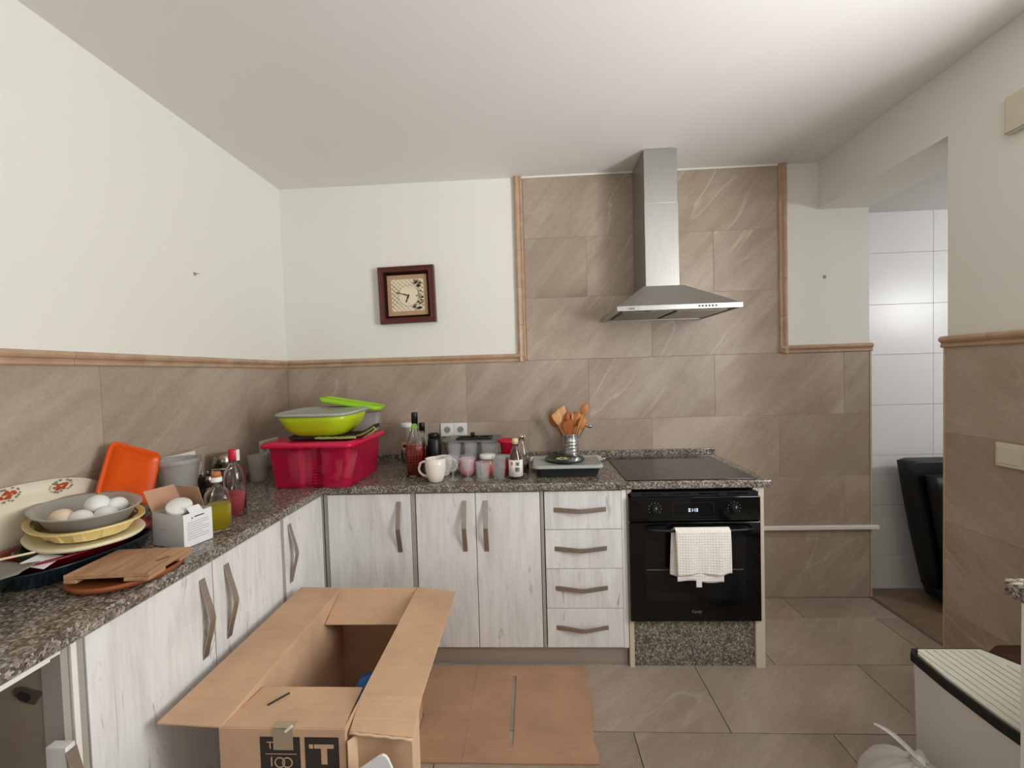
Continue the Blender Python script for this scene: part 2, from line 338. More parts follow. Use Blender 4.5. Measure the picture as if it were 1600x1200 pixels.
tiles(wall_back, rects, M['wtile'], 'tile', 'y', 0.0, 0.006)
b = B(); box(b, 1.44, 3.05, -0.002, 0.008, CZ-0.009, CZ); obj('ceiling_joint', b, M['wall'], wall_back)
# small marks on the plaster
b = B(); lathe(b, [(0.011, 0), (0.007, 0.003)], 12); obj('filled_hole', b, M['filler'], wall_back, loc=(3.264, 0.008, 1.915), rot=(PI/2, 0, 0))
# left wall
b = B(); box(b, -0.14, -0.008, BACK, 0.14, 0, CZ); wall_left = struct('wall_left', b, M['wall'])
b = B(); box(b, -0.0085, -0.0012, BACK, -0.0, 0.0, MZ+0.01); obj('grout', b, M['grout'], wall_left)
rects = []
for z0, z1, st in rows[1:]:
    y = 0.0; first = 0.378 if st == 0 else 0.752
    ys = [0.0, -first]
    while ys[-1] > -3.4: ys.append(ys[-1]-W_)
    for a, c in zip(ys[1:], ys): rects.append((a, c, z0, z1))
tiles(wall_left, rects, M['wtile'], 'tile', 'x', -0.006, 0.006)
b = B(); lathe(b, [(0.009, 0), (0.006, 0.004)], 10); tube(b, [(0, 0, 0.002), (0, -0.004, 0.016), (0, 0.003, 0.02)], 0.002, 6)
tag(obj('wall_plug', b, M['filler'], None, loc=(-0.008, -0.677, 1.90), rot=(0, PI/2, 0)), 'small leftover plug and hook high on the left white wall', 'wall plug')
# right wall with the lintel over the passage and a window towards the viewer
b = B()
box(b, RX, TX, -1.10, RE, 0, CZ); box(b, RX, TX, RE, 0.008, SF, CZ); box(b, RX, TX, BACK, -3.0, 0, CZ)
box(b, RX, TX, -3.0, -1.10, 0, 0.98); box(b, RX, TX, -3.0, -1.10, 2.38, CZ)
wall_right = struct('wall_right', b, M['wall'])
b = B(); box(b, RX-0.0055, RX, -3.4, RE, 0.0, MZ+0.01)
b.free(); b = B(); box(b, RX-0.0083, RX, -1.10, RE, 0.0, MZ+0.01); obj('grout', b, M['grout'], wall_right)
rects = [(-1.10, RE, z0, z1) for z0, z1, _ in rows]
tiles(wall_right, rects, M['wtile'], 'tile', 'x', RX-0.0095, 0.006)
b = B(); box(b, RX-0.012, TX+0.004, RE, RE+0.007, 0, MZ); obj('edge_profile', b, M['edge'], wall_right, 0.002)
# edge profile on the end of the back wall
b = B(); box(b, TX-0.005, TX+0.006, -0.003, 0.012, 0, 1.475); obj('edge_profile', b, M['edge'], wall_back, 0.002)
b = B(); box(b, TX, TX+0.004, 0.012, 0.1, 0, SF); obj('jamb', b, M['soffit'], wall_back)
# window in the right wall (outside the frame, lets the daylight in)
wf = thing('window_1', '', ''); del wf['label']; del wf['category']; wf['kind'] = 'structure'; wf.location = (RX+0.2, -2.05, 0.98)
b = B()
for y0, y1, z0, z1 in ((-0.95, 0.95, 0, 0.04), (-0.95, 0.95, 1.36, 1.40), (-0.95, -0.91, 0.04, 1.36), (0.91, 0.95, 0.04, 1.36), (-0.02, 0.02, 0.04, 1.36)): box(b, -0.02, 0.02, y0, y1, z0, z1)
obj('window_frame', b, M['white'], wf)
# rear wall with an opening
b = B(); box(b, -0.1, 0.7, BACK-0.1, BACK, 0, CZ); box(b, 2.7, TX, BACK-0.1, BACK, 0, CZ); box(b, 0.7, 2.7, BACK-0.1, BACK, 2.2, CZ); box(b, 0.7, 2.7, BACK-0.1, BACK, 0, 0.3)
struct('wall_rear', b, M['wall'])
# passage beyond the opening
b = B(); box(b, TX, 5.1, -1.6, 0.12, -0.12, -0.006); struct('floor_passage', b, M['pfloor'])
b = B(); box(b, TX-0.012, TX+0.012, -1.6, 0.1, -0.01, 0.003); tag(obj('threshold_strip', b, M['fgrout'], None, 0.001), 'thin beige metal threshold strip across the passage opening on the floor', 'threshold strip')
b = B(); box(b, RX, 5.1, -1.6, 0.2, SF, SF+0.02)
b.free(); b = B(); box(b, TX, 5.1, -1.6, 0.2, SF, SF+0.1); struct('ceiling_passage', b, M['soffit'])
b = B(); box(b, TX-0.02, 5.1, 0.106, 0.2, 0, SF); wall_passage = struct('wall_passage', b, M['whtg'])
rects = []
zs = [0, 0.216, 0.524, 0.832, 1.14, 1.448, 1.752, 2.062, SF]
for z0, z1 in zip(zs, zs[1:]):
    for x0, x1 in ((TX+0.004, 3.962), (3.962, 4.562), (4.562, 5.0)): rects.append((x0, x1, z0, z1))
tiles(wall_passage, rects, M['wht'], 'tile', 'y', 0.099, 0.007, 0.001)
b = B(); box(b, 5.0, 5.1, -1.6, 0.2, 0, SF); struct('wall_passage_side', b, M['soffit'])
b = B(); box(b, TX, 5.1, -1.7, -1.6, 0, SF); struct('wall_passage_rear', b, M['soffit'])

# ceramic mouldings, piece by piece
PROF = [(0.0, -0.034), (-0.012, -0.034), (-0.016, -0.030), (-0.016, -0.022), (-0.012, -0.018), (-0.014, -0.014), (-0.022, -0.008), (-0.025, 0.0), (-0.022, 0.008), (-0.012, 0.013), (0.0, 0.014)]
def moulding(name, p0, p1, out, up, n):
    """pieces from p0 to p1; out: direction away from wall, up: towards the white plaster"""
    p0, p1, out, up = Vector(p0), Vector(p1), Vector(out), Vector(up); d = p1-p0
    par = bpy.data.objects.new(name, None); C.objects.link(par); par['kind'] = 'structure'; par.location = p0
    for i in range(n):
        a = d*(i/n); c = d*((i+1)/n); g = d.normalized()*0.0007; b = B()
        loft(b, [[tuple(q+out*(-x)+up*z) for x, z in PROF] for q in (a+g, c-g)], smooth=False)
        obj('moulding_piece', b, M['mould'], par)
moulding('trim_1', (-0.006, -3.4, 1.505), (-0.006, 0.0, 1.505), (1, 0, 0), (0, 0, 1), 14)
moulding('trim_2', (0.0, 0.006, 1.505), (1.49, 0.006, 1.505), (0, -1, 0), (0, 0, 1), 6)
moulding('trim_3', (1.462, 0.006, 1.471), (1.462, 0.006, CZ), (0, -1, 0), (-1, 0, 0), 5)
moulding('trim_4', (3.03, 0.006, 1.471), (3.03, 0.006, CZ), (0, -1, 0), (1, 0, 0), 5)
moulding('trim_5', (3.0, 0.006, 1.505), (TX+0.008, 0.006, 1.505), (0, -1, 0), (0, 0, 1), 2)
moulding('trim_6', (RX-0.003, -1.10, 1.49), (RX-0.003, RE+0.012, 1.49), (-1, 0, 0), (0, 0, 1), 2)

# ================================================================ CABINETS
def strap_path(L):
    P = []
    for i in range(17):
        t = i/16; s = abs(2*t-1); f = 1-s; out = 0.003+0.029*(0.45*f*f*(3-2*f)+0.55*f) if s < 0.98 else 0.002
        P.append((t*L-L/2, -out))
    return P
def handle_mesh(L=0.245, wd=0.022, th=0.004):
    b = B(); P = strap_path(L)
    poly = [(x, y) for x, y in P]+[(x, y+th) for x, y in P[::-1]]
    n = len(P); A = []
    for z in (-wd/2, wd/2): A.append([b.verts.new((x, y, z)) for x, y in P]+[b.verts.new((x, min(y+th, 0.0) if 0 < i < n-1 else 0.0, z)) for i, (x, y) in enumerate(P)])
    for i in range(n-1):
        b.faces.new((A[0][i], A[0][i+1], A[1][i+1], A[1][i])); b.faces.new((A[0][n+i], A[1][n+i], A[1][n+i+1], A[0][n+i+1]))
        for k in (0, 1): b.faces.new((A[k][i], A[k][n+i], A[k][n+i+1], A[k][i+1]))
    for i in (0, n-1): b.faces.new((A[0][i], A[1][i], A[1][n+i], A[0][n+i]))
    bmesh.ops.recalc_face_normals(b, faces=b.faces)
    me = bpy.data.meshes.new('handle'); b.to_mesh(me); b.free(); me.materials.append(M['handle']); return me
HM = handle_mesh()
def add_handle(parent, loc, rot):
    o = bpy.data.objects.new('handle', HM); C.objects.link(o); o.parent = parent; o.location = loc; o.rotation_euler = rot
    md = o.modifiers.new('bevel', 'BEVEL'); md.width = 0.0008; md.segments = 1; return o
ZB, ZT, FY, FX = 0.094, 0.842, -0.590, 0.500
def door_back(parent, x0, x1, z0, z1, ox, hx=None, hz=None, horiz=False, name='door'):
    b = B(); cx, cz = (x0+x1)/2, (z0+z1)/2
    box(b, -(x1-x0)/2+0.0015, (x1-x0)/2-0.0015, 0, 0.018, -(z1-z0)/2+0.001, (z1-z0)/2-0.001)
    d = obj(name, b, M['wood'], parent, 0.0015, 2, (cx-ox, 0, cz))
    if hx is not None: add_handle(d, (hx-cx, 0, hz-cz), (0, 0, 0) if horiz else (0, PI/2, 0))
    return d
def cab_back(x0, x1, label, cat='cabinet'):
    c = thing('base_cabinet', label, cat, (x0, FY, 0)); b = B(); box(b, 0.002, x1-x0-0.002, 0.02, 0.565, ZB, 0.848); obj('carcass', b, M['carc'], c); return c
c = cab_back(0.505, 0.951, 'single-door whitewashed cabinet in the corner, below the crimson box')
door_back(c, 0.522, 0.929, ZB, ZT, 0.505, 0.872, 0.682)
for fx in ((0.0, 0.016), (0.425, 0.445)): b = B(); box(b, fx[0], fx[1], 0.004, 0.02, ZB, 0.848); obj('filler_strip', b, M['filler'], c)
c = cab_back(0.951, 1.5635, 'double-door whitewashed cabinet under the white mug and tumblers')
door_back(c, 0.953, 1.2395, ZB, ZT, 0.951, 1.186, 0.682); door_back(c, 1.2395, 1.545, ZB, ZT, 0.951, 1.288, 0.682)
b = B(); box(b, 0.5965, 0.6105, 0.004, 0.02, ZB, 0.848); obj('filler_strip', b, M['filler'], c)
c = cab_back(1.5635, 1.949, 'whitewashed cabinet of four drawers left of the black oven')
for i, (z0, z1) in enumerate(((0.660, 0.842), (0.473, 0.659), (0.283, 0.472), (0.094, 0.282))):
    door_back(c, 1.5645, 1.925, z0, z1, 1.5635, 1.731, (z0+z1)/2+0.004, True, 'drawer')
b = B(); box(b, 0.3615, 0.3835, 0.0, 0.02, ZB, 0.848); obj('side_edge', b, M['edgeW'], c)
# left run (doors face +x)
def cab_left(y0, y1, label):
    c = thing('base_cabinet', label, 'cabinet', (FX, y0, 0)); b = B(); box(b, -0.49, -0.02, 0.002, y1-y0-0.002, ZB, 0.848); obj('carcass', b, M['carc'], c); return c
def door_left(parent, y0, y1, oy, hy):
    b = B(); cy, cz = (y0+y1)/2, (ZB+ZT)/2; h = (ZT-ZB)/2-0.001
    box(b, -0.018, 0, -(y1-y0)/2+0.0015, (y1-y0)/2-0.0015, -h, h); d = obj('door', b, M['wood'], parent, 0.0015, 2, (0, cy-oy, cz))
    o = add_handle(d, (0, hy-cy, 0.682-cz), (0, 0, 0)); o.rotation_euler = (Matrix.Rotation(PI/2, 3, 'Z') @ Matrix.Rotation(PI/2, 3, 'Y')).to_euler(); return d
c = cab_left(-1.668, -0.918, 'double-door whitewashed cabinet under the stack of dishes on the left')
door_left(c, -1.650, -1.279, -1.668, -1.322); door_left(c, -1.278, -0.922, -1.668, -1.222)
b = B(); box(b, -0.02, -0.004, 0.0, 0.017, ZB, 0.848); obj('filler_strip', b, M['filler'], c)
b = B(); box(b, -0.03, 0.002, -0.012, -0.001, ZB-0.09, 0.848); obj('edge_strip', b, M['edgeW'], c)
c = cab_left(-0.918, -0.596, 'narrow single-door whitewashed cabinet beside the inner corner')
door_left(c, -0.903, -0.600, -0.918, -0.868)
b = B(); box(b, -0.02, -0.004, 0.001, 0.014, ZB, 0.848); obj('filler_strip', b, M['filler'], c)
# corner block under the worktop
b = B(); box(b, 0.005, 0.498, -0.592, -0.02, 0.0, 0.848); tag(obj('corner_carcass', b, M['carc']), 'blind corner cabinet body under the crimson storage box', 'cabinet')
# plinths
b = B(); box(b, 0.50, 1.945, -0.566, -0.552, 0.0, 0.091)
tag(obj('plinth', b, M['plinth'], None, 0.001), 'satin grey plinth under the back row of cabinets', 'plinth')
b = B(); box(b, 0.43, 0.445, -1.66, -0.60, 0.0, 0.091)
tag(obj('plinth', b, M['plinth'], None, 0.001), 'satin grey plinth under the left row of cabinets', 'plinth')
# raw side of the gap on the left
sp = thing('end_panel', 'raw brown cabinet side with ragged pipe hole at the left edge', 'panel', (0, -1.695, 0))
b = B(); box(b, 0.005, 0.452, 0, 0.012, 0.0, 0.845); obj('panel', b, M['rawpanel'], sp)
b = B(); box(b, 0.452, 0.498, -0.002, 0.012, 0.0, 0.845); obj('batten', b, M['filler'], sp, 0.001)
b = B(); box(b, 0.0, 0.498, -0.02, 0.0, 0.835, 0.848); obj('edge_strip', b, M['edgeW'], sp)
b = B()
poly = [(0.418+0.030*math.cos(a)*(1+0.25*math.sin(3*a)), 0.742+0.02*math.sin(a)*(1+0.3*math.cos(2*a+1))) for a in [2*PI*i/18 for i in range(18)]]
prism(b, poly, -0.0022, -0.0006); obj('stain', b, M['stain'], sp)
b = B(); prism(b, [(0.412+0.015*math.cos(a), 0.741+0.011*math.sin(a)*(1+0.3*math.cos(2*a+1))) for a in [2*PI*i/14 for i in range(14)]], -0.004, -0.0022); obj('pipe_hole', b, M['pipe'], sp)
# loose panel with handle leaning in the gap
lp = thing('loose_door', 'loose whitewashed door with handle standing low in the left gap', 'door', (0.490, -1.715, 0.0))
b = B(); box(b, 0.008, 0.052, -0.018, 0, 0.0, 0.662); obj('panel', b, M['wood'], lp, 0.001)
h = add_handle(lp, (0.052, -0.009, 0.530), (0, 0, 0)); h.rotation_euler = (Matrix.Rotation(PI/2, 3, 'Z') @ Matrix.Rotation(PI/2, 3, 'Y')).to_euler()
b = B(); box(b, 0.486, 0.504, -2.498, -1.72, 0.834, 0.848); tag(obj('support_rail', b, M['edgeW']), 'white rail under the near left worktop edge over the open gap', 'rail')
# worktop: L-shaped granite
WT = 0.885; WB = 0.849
b = B(); poly = [(0.004, -0.004), (0.004, -3.1), (0.5165, -3.1), (0.5165, -0.608), (2.603, -0.608), (2.603, -0.004)]
prism(b, poly, WB, WT, 'z'); wt = thing('worktop', 'speckled grey-brown granite worktop running round the corner', 'worktop'); obj('slab', b, M['granite'], wt, 0.006, 3)
b = B(); box(b, 0.024, 2.603, -0.024, -0.003, WT, WT+0.034); obj('upstand', b, M['granite'], wt, 0.003)
b = B(); box(b, 0.003, 0.024, -3.1, -0.003, WT, WT+0.03); obj('upstand', b, M['granite'], wt, 0.003)
# support leg for the slab beyond the gap (outside the view)
b = B(); box(b, 0.01, 0.498, -3.1, -2.5, 0, 0.848); tag(obj('base_cabinet', b, M['wood']), 'whitewashed cabinet at the near end of the left worktop, past the open gap', 'cabinet')

# ================================================================ OVEN HOUSING, OVEN
hs = thing('oven_housing', 'cream panels around the oven with a granite strip beneath it', 'oven housing', (1.95, -0.59, 0))
b = B(); box(b, 0.001, 0.022, 0.0, 0.56, 0, 0.225); box(b, 0.001, 0.004, 0.0, 0.56, 0.225, 0.847); box(b, 0.001, 0.022, 0.002, 0.03, 0.826, 0.847); obj('side_panel', b, M['cream'], hs)
b = B(); box(b, 0.598, 0.622, 0.0, 0.575, 0, 0.847); box(b, 0.58, 0.598, 0.0, 0.56, 0, 0.225); box(b, 0.575, 0.598, 0.002, 0.03, 0.828, 0.847); obj('side_panel', b, M['cream'], hs)
b = B(); box(b, 0.0225, 0.5795, 0.012, 0.03, 0, 0.226); obj('granite_panel', b, M['granite_m'], hs)
ov = thing('oven', 'black built-in glass-front oven under the hob', 'oven', (1.954, -0.612, 0.232))
b = B(); box(b, 0.01, 0.582, 0.024, 0.54, 0.005, 0.582); obj('body', b, M['blackpl'], ov)
b = B(); box(b, 0.0, 0.592, 0.0, 0.022, 0.0, 0.463); dr = obj('door', b, M['ovendoor'], ov, 0.003, 2)
b = B(); box(b, 0.07, 0.522, -0.0012, 0.0, 0.10, 0.39); obj('window', b, M['ovenwin'], dr)
b = B(); box(b, 0.075, 0.51, -0.002, -0.0012, 0.243, 0.2455); obj('shelf_line', b, M['mark'], dr)
b = B(); box(b, 0.0, 0.592, 0.0, 0.022, 0.470, 0.580); cp = obj('control_panel', b, M['blackglass'], ov, 0.003, 2)
for fx in ((-0.001, 0.004), (0.588, 0.596)): b = B(); box(b, fx[0], fx[1], 0.004, 0.022, 0.4631, 0.4699); obj('side_clip', b, M['chrome'], ov)
b = B(); box(b, 0.012, 0.58, 0.01, 0.024, 0.5815, 0.603); obj('vent_strip', b, M['blackpl'], ov)
b = B()
for x0 in (0.06, 0.19, 0.32, 0.45): box(b, x0, x0+0.09, 0.0085, 0.01, 0.588, 0.597)
obj('vent_slot', b, M['ovendoor'], ov)
b = B()
x0, x1, z0, z1 = 0.200, 0.385, 0.488, 0.556
for a in ((x0, x1, z0, z0+0.001), (x0, x1, z1-0.001, z1), (x0, x0+0.001, z0, z1), (x1-0.001, x1, z0, z1)): box(b, a[0], a[1], -0.0006, 0.0001, a[2], a[3])
obj('display_outline', b, mat('faint_grey_line', (44, 44, 46), 0.5), ov)
def seg7(b, ch, x, z, w=0.0075, h=0.0145, t=0.0018):
    S = {'0': 'abcdef', '1': 'bc', '3': 'abgcd'}[ch]
    for s in S:
        r = {'a': (0, w, h-t, h), 'd': (0, w, 0, t), 'g': (0, w, h/2-t/2, h/2+t/2), 'f': (0, t, h/2, h), 'e': (0, t, 0, h/2), 'b': (w-t, w, h/2, h), 'c': (w-t, w, 0, h/2)}[s]
        box(b, x+r[0], x+r[1], -0.0009, 0.0, z+r[2], z+r[3])
b = B(); seg7(b, '0', 0.270, 0.513); seg7(b, '1', 0.280, 0.513); seg7(b, '1', 0.292, 0.513); seg7(b, '3', 0.3035, 0.513)
for z in (0.517, 0.5235): box(b, 0.2915, 0.2932, -0.0009, 0, z, z+0.0016)
obj('clock_digits', b, M['led'], ov)
for kx in (0.118, 0.475):
    b = B(); lathe(b, [(0.020, 0), (0.020, 0.004), (0.0175, 0.006), (0.016, 0.018), (0.013, 0.020)], 24); k = obj('knob', b, M['blackpl'], ov, loc=(kx, 0, 0.527), rot=(PI/2, 0, 0))
    b = B(); box(b, -0.001, 0.001, 0.004, 0.014, 0.0195, 0.0206); obj('pointer', b, M['label'], k)
    b = B()
    for i in range(9):
        a = R_(-120+30*i); box(b, kx+0.028*math.sin(a)-0.0018, kx+0.028*math.sin(a)+0.0018, -0.0005, 0.0001, 0.527+0.028*math.cos(a)-0.0018, 0.527+0.028*math.cos(a)+0.0018)
    obj('dial_marks', b, M['mark'], ov)
b = B(); P = [(0.085+0.46*i/14, -0.030-0.018*math.sin(PI*i/14), 0.440) for i in range(15)]
tube(b, [(0.085, 0.0, 0.440)]+P+[(0.545, 0.0, 0.440)], 0.0065, 10); obj('handle', b, M['blackpl'], ov)
text('Candy', 0.018, M['mark'], ov, (0.300, -0.0003, 0.047), FRONT, 'logo_lettering')
# hob
hb = thing('hob', 'black glass induction hob set on the granite above the oven', 'hob', (2.246, -0.338, WT))
b = B(); loft(b, [rrect(0.592, 0.512, 0.006, 0.0002, 3), rrect(0.592, 0.512, 0.006, 0.005, 3)], smooth=False); obj('glass_plate', b, M['hob'], hb, 0.0012)
for x, y, r in ((-0.15, -0.11, 0.09), (-0.15, 0.12, 0.07), (0.13, 0.08, 0.105)):
    b = B(); ring = [circ(r, 0.0053, 40, x, y), circ(r-0.0012, 0.0053, 40, x, y), circ(r-0.0012, 0.0048, 40, x, y), circ(r, 0.0048, 40, x, y)]; loft(b, ring, closed=True, smooth=False); obj('cooking_ring', b, M['hobring'], hb)

# ================================================================ TOWEL
tw = thing('tea_towel', 'cream waffle tea towel folded over the oven handle', 'towel', (2.255, -0.660, 0.675))
def cloth(x0, x1, y, zt, zbl, zbr, sk, seed, nx=26, nz=26, amp=0.004, curl=0.0):
    rnd = random.Random(seed); ph = [rnd.uniform(0, 6) for _ in range(4)]; b = B(); G = []
    for s in (0, 1):
        L = []
        for j in range(nz+1):
            v = j/nz; row = []
            for i in range(nx+1):
                u = i/nx; x = x0+(x1-x0)*u+sk*v; zb = zbl+(zbr-zbl)*u+0.004*math.sin(9*u+ph[2]); z = zt+(zb-zt)*v
                yy = y+amp*v*math.sin(11*u+ph[0]+2*v)+0.4*amp*math.sin(23*u+ph[1])*v-curl*v*v+0.003*s
                row.append(b.verts.new((x, yy, z)))
            L.append(row)
        G.append(L)
    for s in (0, 1):
        for j in range(nz):
            for i in range(nx):
                f = b.faces.new((G[s][j][i], G[s][j][i+1], G[s][j+1][i+1], G[s][j+1][i])); f.smooth = True
    for j in range(nz):
        for i in (0, nx): b.faces.new((G[0][j][i], G[0][j+1][i], G[1][j+1][i], G[1][j][i]))
    for i in range(nx):
        for j in (0, nz): b.faces.new((G[0][j][i], G[0][j][i+1], G[1][j][i+1], G[1][j][i]))
    return b
obj('front_layer', cloth(-0.112, 0.128, -0.0145, 0.004, -0.195, -0.192, 0.006, 1, amp=0.005), M['towel'], tw)
obj('middle_layer', cloth(-0.106, 0.098, -0.0085, 0.003, -0.222, -0.232, -0.0, 5, amp=0.0012), M['towel'], tw)
obj('back_layer', cloth(-0.122, 0.095, 0.0115, 0.003, -0.205, -0.236, -0.010, 3, amp=0.004), M['towel'], tw)
b = B(); P = [(x, -0.010*math.cos(a)+0.003-0.003, 0.004+0.010*math.sin(a)) for x in (0,) for a in (0,)]
b.free(); b = B()
ring = [(0.0005+0.0150*math.cos(a), 0.003+0.0125*math.sin(a)) for a in [PI*i/8 for i in range(9)]]+[(0.0005+0.0115*math.cos(a), 0.003+0.0095*math.sin(a)) for a in [PI*(8-i)/8 for i in range(9)]]
prism(b, ring, -0.112, 0.126, 'x'); obj('fold', b, M['towel'], tw)
b = B(); box(b, -0.024, 0.0, -0.012, -0.009, -0.25, -0.222); obj('care_tag', b, M['label'], tw)

# ================================================================ HOOD
hd = thing('extractor_hood', 'stainless steel pyramid extractor hood with chimney over the hob', 'hood', (2.252, 0.0, 1.690))
b = B(); box(b, -0.10, 0.08, -0.25, -0.002, 0.155, 0.60); obj('chimney', b, M['steel'], hd, 0.002)
b = B(); box(b, -0.098, 0.078, -0.247, -0.002, 0.60, 0.885); obj('chimney_sleeve', b, M['steel'], hd, 0.002)
b = B(); r0 = [(-0.30, -0.462, 0.024), (0.30, -0.462, 0.024), (0.30, -0.002, 0.024), (-0.30, -0.002, 0.024)]; r1 = [(-0.115, -0.265, 0.156), (0.095, -0.265, 0.156), (0.095, -0.002, 0.156), (-0.115, -0.002, 0.156)]
loft(b, [r0, r1], smooth=False); obj('canopy', b, M['steelD'], hd, 0.003)
b = B()
for a in ((-0.302, 0.302, -0.466, -0.45), (-0.302, 0.302, -0.018, -0.002), (-0.302, -0.286, -0.45, -0.018), (0.286, 0.302, -0.45, -0.018)): box(b, a[0], a[1], a[2], a[3], 0, 0.024)
rim = obj('canopy_rim', b, M['steel'], hd, 0.001)
b = B(); box(b, -0.286, 0.286, -0.45, -0.018, 0.006, 0.012); obj('underside', b, M['filter'], hd)
for x in (-0.135, 0.135):
    b = B(); box(b, x-0.125, x+0.125, -0.40, -0.10, -0.001, 0.006)
    for k in range(12): box(b, x-0.12, x+0.12, -0.395+0.0245*k, -0.388+0.0245*k, -0.003, 0.0)
    obj('grease_filter', b, M['filter'], hd)
b = B(); box(b, -0.13, 0.13, -0.44, -0.41, 0.001, 0.006); obj('lamp_cover', b, M['lid_clear'], hd)
b = B(); box(b, 0.085, 0.20, -0.467, -0.4655, 0.006, 0.019); obj('control_plate', b, M['white'], hd)
for i in range(6):
    b = B(); lathe(b, [(0.0045, 0), (0.004, 0.002)], 12); obj('button', b, M['black'], hd, loc=(0.094+0.016*i, -0.467, 0.0125), rot=(PI/2, 0, 0))
text('cata', 0.020, M['ink'], hd, (-0.232, -0.4665, 0.012), FRONT, 'logo_lettering')

# ================================================================ CLOCK
ck = thing('wall_clock', 'square mahogany-framed wall clock with trellis picture, hung slightly crooked', 'clock', (0.779, 0.006, 1.898), (0, R_(-1.2), 0))
HW = 0.172
def frame_ring(hw, prof):
    b = B(); rings = []
    for (ins, y) in prof: s = hw-ins; rings.append([(-s, y, -s), (s, y, -s), (s, y, s), (-s, y, s)])
    loft(b, rings, closed=True, smooth=False); return b
obj('frame', frame_ring(HW, [(0, 0.0), (0, -0.034), (0.004, -0.040), (0.020, -0.034), (0.032, -0.036), (0.034, -0.026), (0.034, 0.0)]), M['frame'], ck)
obj('inner_frame', frame_ring(HW-0.034, [(0, -0.001), (0, -0.026), (0.014, -0.016), (0.014, -0.001)]), M['frameD'], ck)
b = B(); box(b, -0.126, 0.126, -0.010, -0.001, -0.126, 0.126); obj('mount', b, M['matb'], ck)
b = B(); box(b, -0.100, 0.100, -0.0115, -0.010, -0.097, 0.097); pic = obj('picture', b, M['dial'], ck)
b = B(); n = 0
for i in range(-7, 8):
    for sgn in (1, -1):
        k = i*0.027
        if sgn == -1 and i % 1: continue
        pts = []
        for tt in (-0.2, 0.2): pts.append((tt, sgn*tt+k))
        # clip to the picture square
        lo, hi = -0.098, 0.098
        xs = sorted([max(lo, min(hi, x)) for x in ((lo-k)/sgn, (hi-k)/sgn)])
        if xs[1]-xs[0] < 0.006: continue
        x0, x1 = xs; w2 = 0.0034 if sgn == -1 else 0.0016
        p = [(x0, sgn*x0+k-w2), (x1, sgn*x1+k-w2), (x1, sgn*x1+k+w2), (x0, sgn*x0+k+w2)]
        p = [(a, max(-0.097, min(0.097, c))) for a, c in p]
        vs = [b.verts.new((a, -0.0118-0.0001*(sgn > 0), c)) for a, c in p]; b.faces.new(vs)
obj('trellis', b, M['lattice'], ck)
b = B(); lathe(b, [(0.0635, 0), (0.0635, 0.0025)], 48); obj('dial_edge', b, M['lattice'], ck, loc=(0.006, -0.0105, -0.004), rot=(PI/2, 0, 0))
b = B(); lathe(b, [(0.0615, 0), (0.0615, 0.0035)], 48); obj('dial', b, M['dial'], ck, loc=(0.006, -0.0105, -0.004), rot=(PI/2, 0, 0))
for x, z, s in ((0.006, 0.049, '12'), (0.054, -0.004, '3'), (0.006, -0.053, '6'), (-0.045, -0.004, '9')): text(s, 0.012, M['lattice'], ck, (x, -0.0145, z), FRONT, 'numeral')
def hand(L, w, ang, y):
    b = B(); prism(b, [(-w*0.4, -0.008), (-w, L*0.3), (-w*0.3, L*0.5), (-w*0.9, L*0.72), (0, L), (w*0.9, L*0.72), (w*0.3, L*0.5), (w, L*0.3), (w*0.4, -0.008)], -0.0008, 0.0008)
    return obj('clock_hand', b, M['ink'], ck, loc=(0.006, y, -0.004), rot=(0, ang, 0))
hand(0.082, 0.004, R_(-72), -0.0175); hand(0.048, 0.006, R_(-158), -0.0155)
b = B(); lathe(b, [(0.006, 0), (0.005, 0.004)], 16); obj('hub', b, M['ink'], ck, loc=(0.006, -0.015, -0.004), rot=(PI/2, 0, 0))
rnd = random.Random(4)
for k, (mt, n) in enumerate((('leafp', 26), ('flowerp', 12), ('ink', 10))):
    b = B()
    for i in range(n):
        z = rnd.uniform(-0.09, 0.09); x = 0.078+rnd.uniform(-0.02, 0.018)-(0.012 if z > 0.05 else 0)-(0.03*rnd.random() if z < -0.06 else 0)
        r = rnd.uniform(0.005, 0.011 if k else 0.008)
        if mt == 'flowerp' and i < 3: x, z, r = 0.045+0.012*i, 0.068+0.006*i, 0.013
        P = [(min(0.099, x+r*math.cos(a+i)*(1+0.4*math.sin(3*a))), max(-0.096, min(0.096, z+r*0.7*math.sin(a+i)))) for a in [2*PI*q/9 for q in range(9)]]
        b.faces.new([b.verts.new((p[0], -0.0146-0.0002*k, p[1])) for p in P])
    obj('printed_plants', b, M[mt], ck)

# ================================================================ SOCKETS, SWITCHES
def socket(b_loc, rot, n, label, w=0.082, horizontal=True):
    s = thing('socket', label, 'socket', b_loc, rot)
    for i in range(n):
        x = (i-(n-1)/2)*w
        b = B(); box(b, x-w/2+0.0004, x+w/2-0.0004, -0.009, 0, -0.041, 0.041); obj('plate', b, M['white'], s, 0.003)
        b = B(); loft(b, [circ(0.0235, -0.0105, 28), circ(0.0205, -0.0105, 28), circ(0.0195, 0.0, 28), circ(0.0235, 0, 28)], closed=True); o = obj('well_ring', b, M['white'], s, loc=(x, -0.0, 0), rot=(PI/2, 0, 0)); o.location = (x, -0.0195+0.0, 0)
        o.location = (x, 0.001, 0); o.rotation_euler = (-PI/2, 0, 0)
        b = B(); lathe(b, [(0.0197, 0), (0.0197, 0.0005)], 28); obj('well', b, M['socketD'], s, loc=(x, -0.009, 0), rot=(PI/2, 0, 0))
        b = B(); [lathe(b, [(0.0025, 0), (0.0025, 0.0006)], 8, cx=dx) for dx in (-0.0095, 0.0095)]; obj('pin_hole', b, M['black'], s, loc=(x, -0.0097, 0), rot=(PI/2, 0, 0))
    return s
socket((1.037, 0.0, 1.064), (0, 0, 0), 2, 'white double socket on the back wall above the grey storage box')
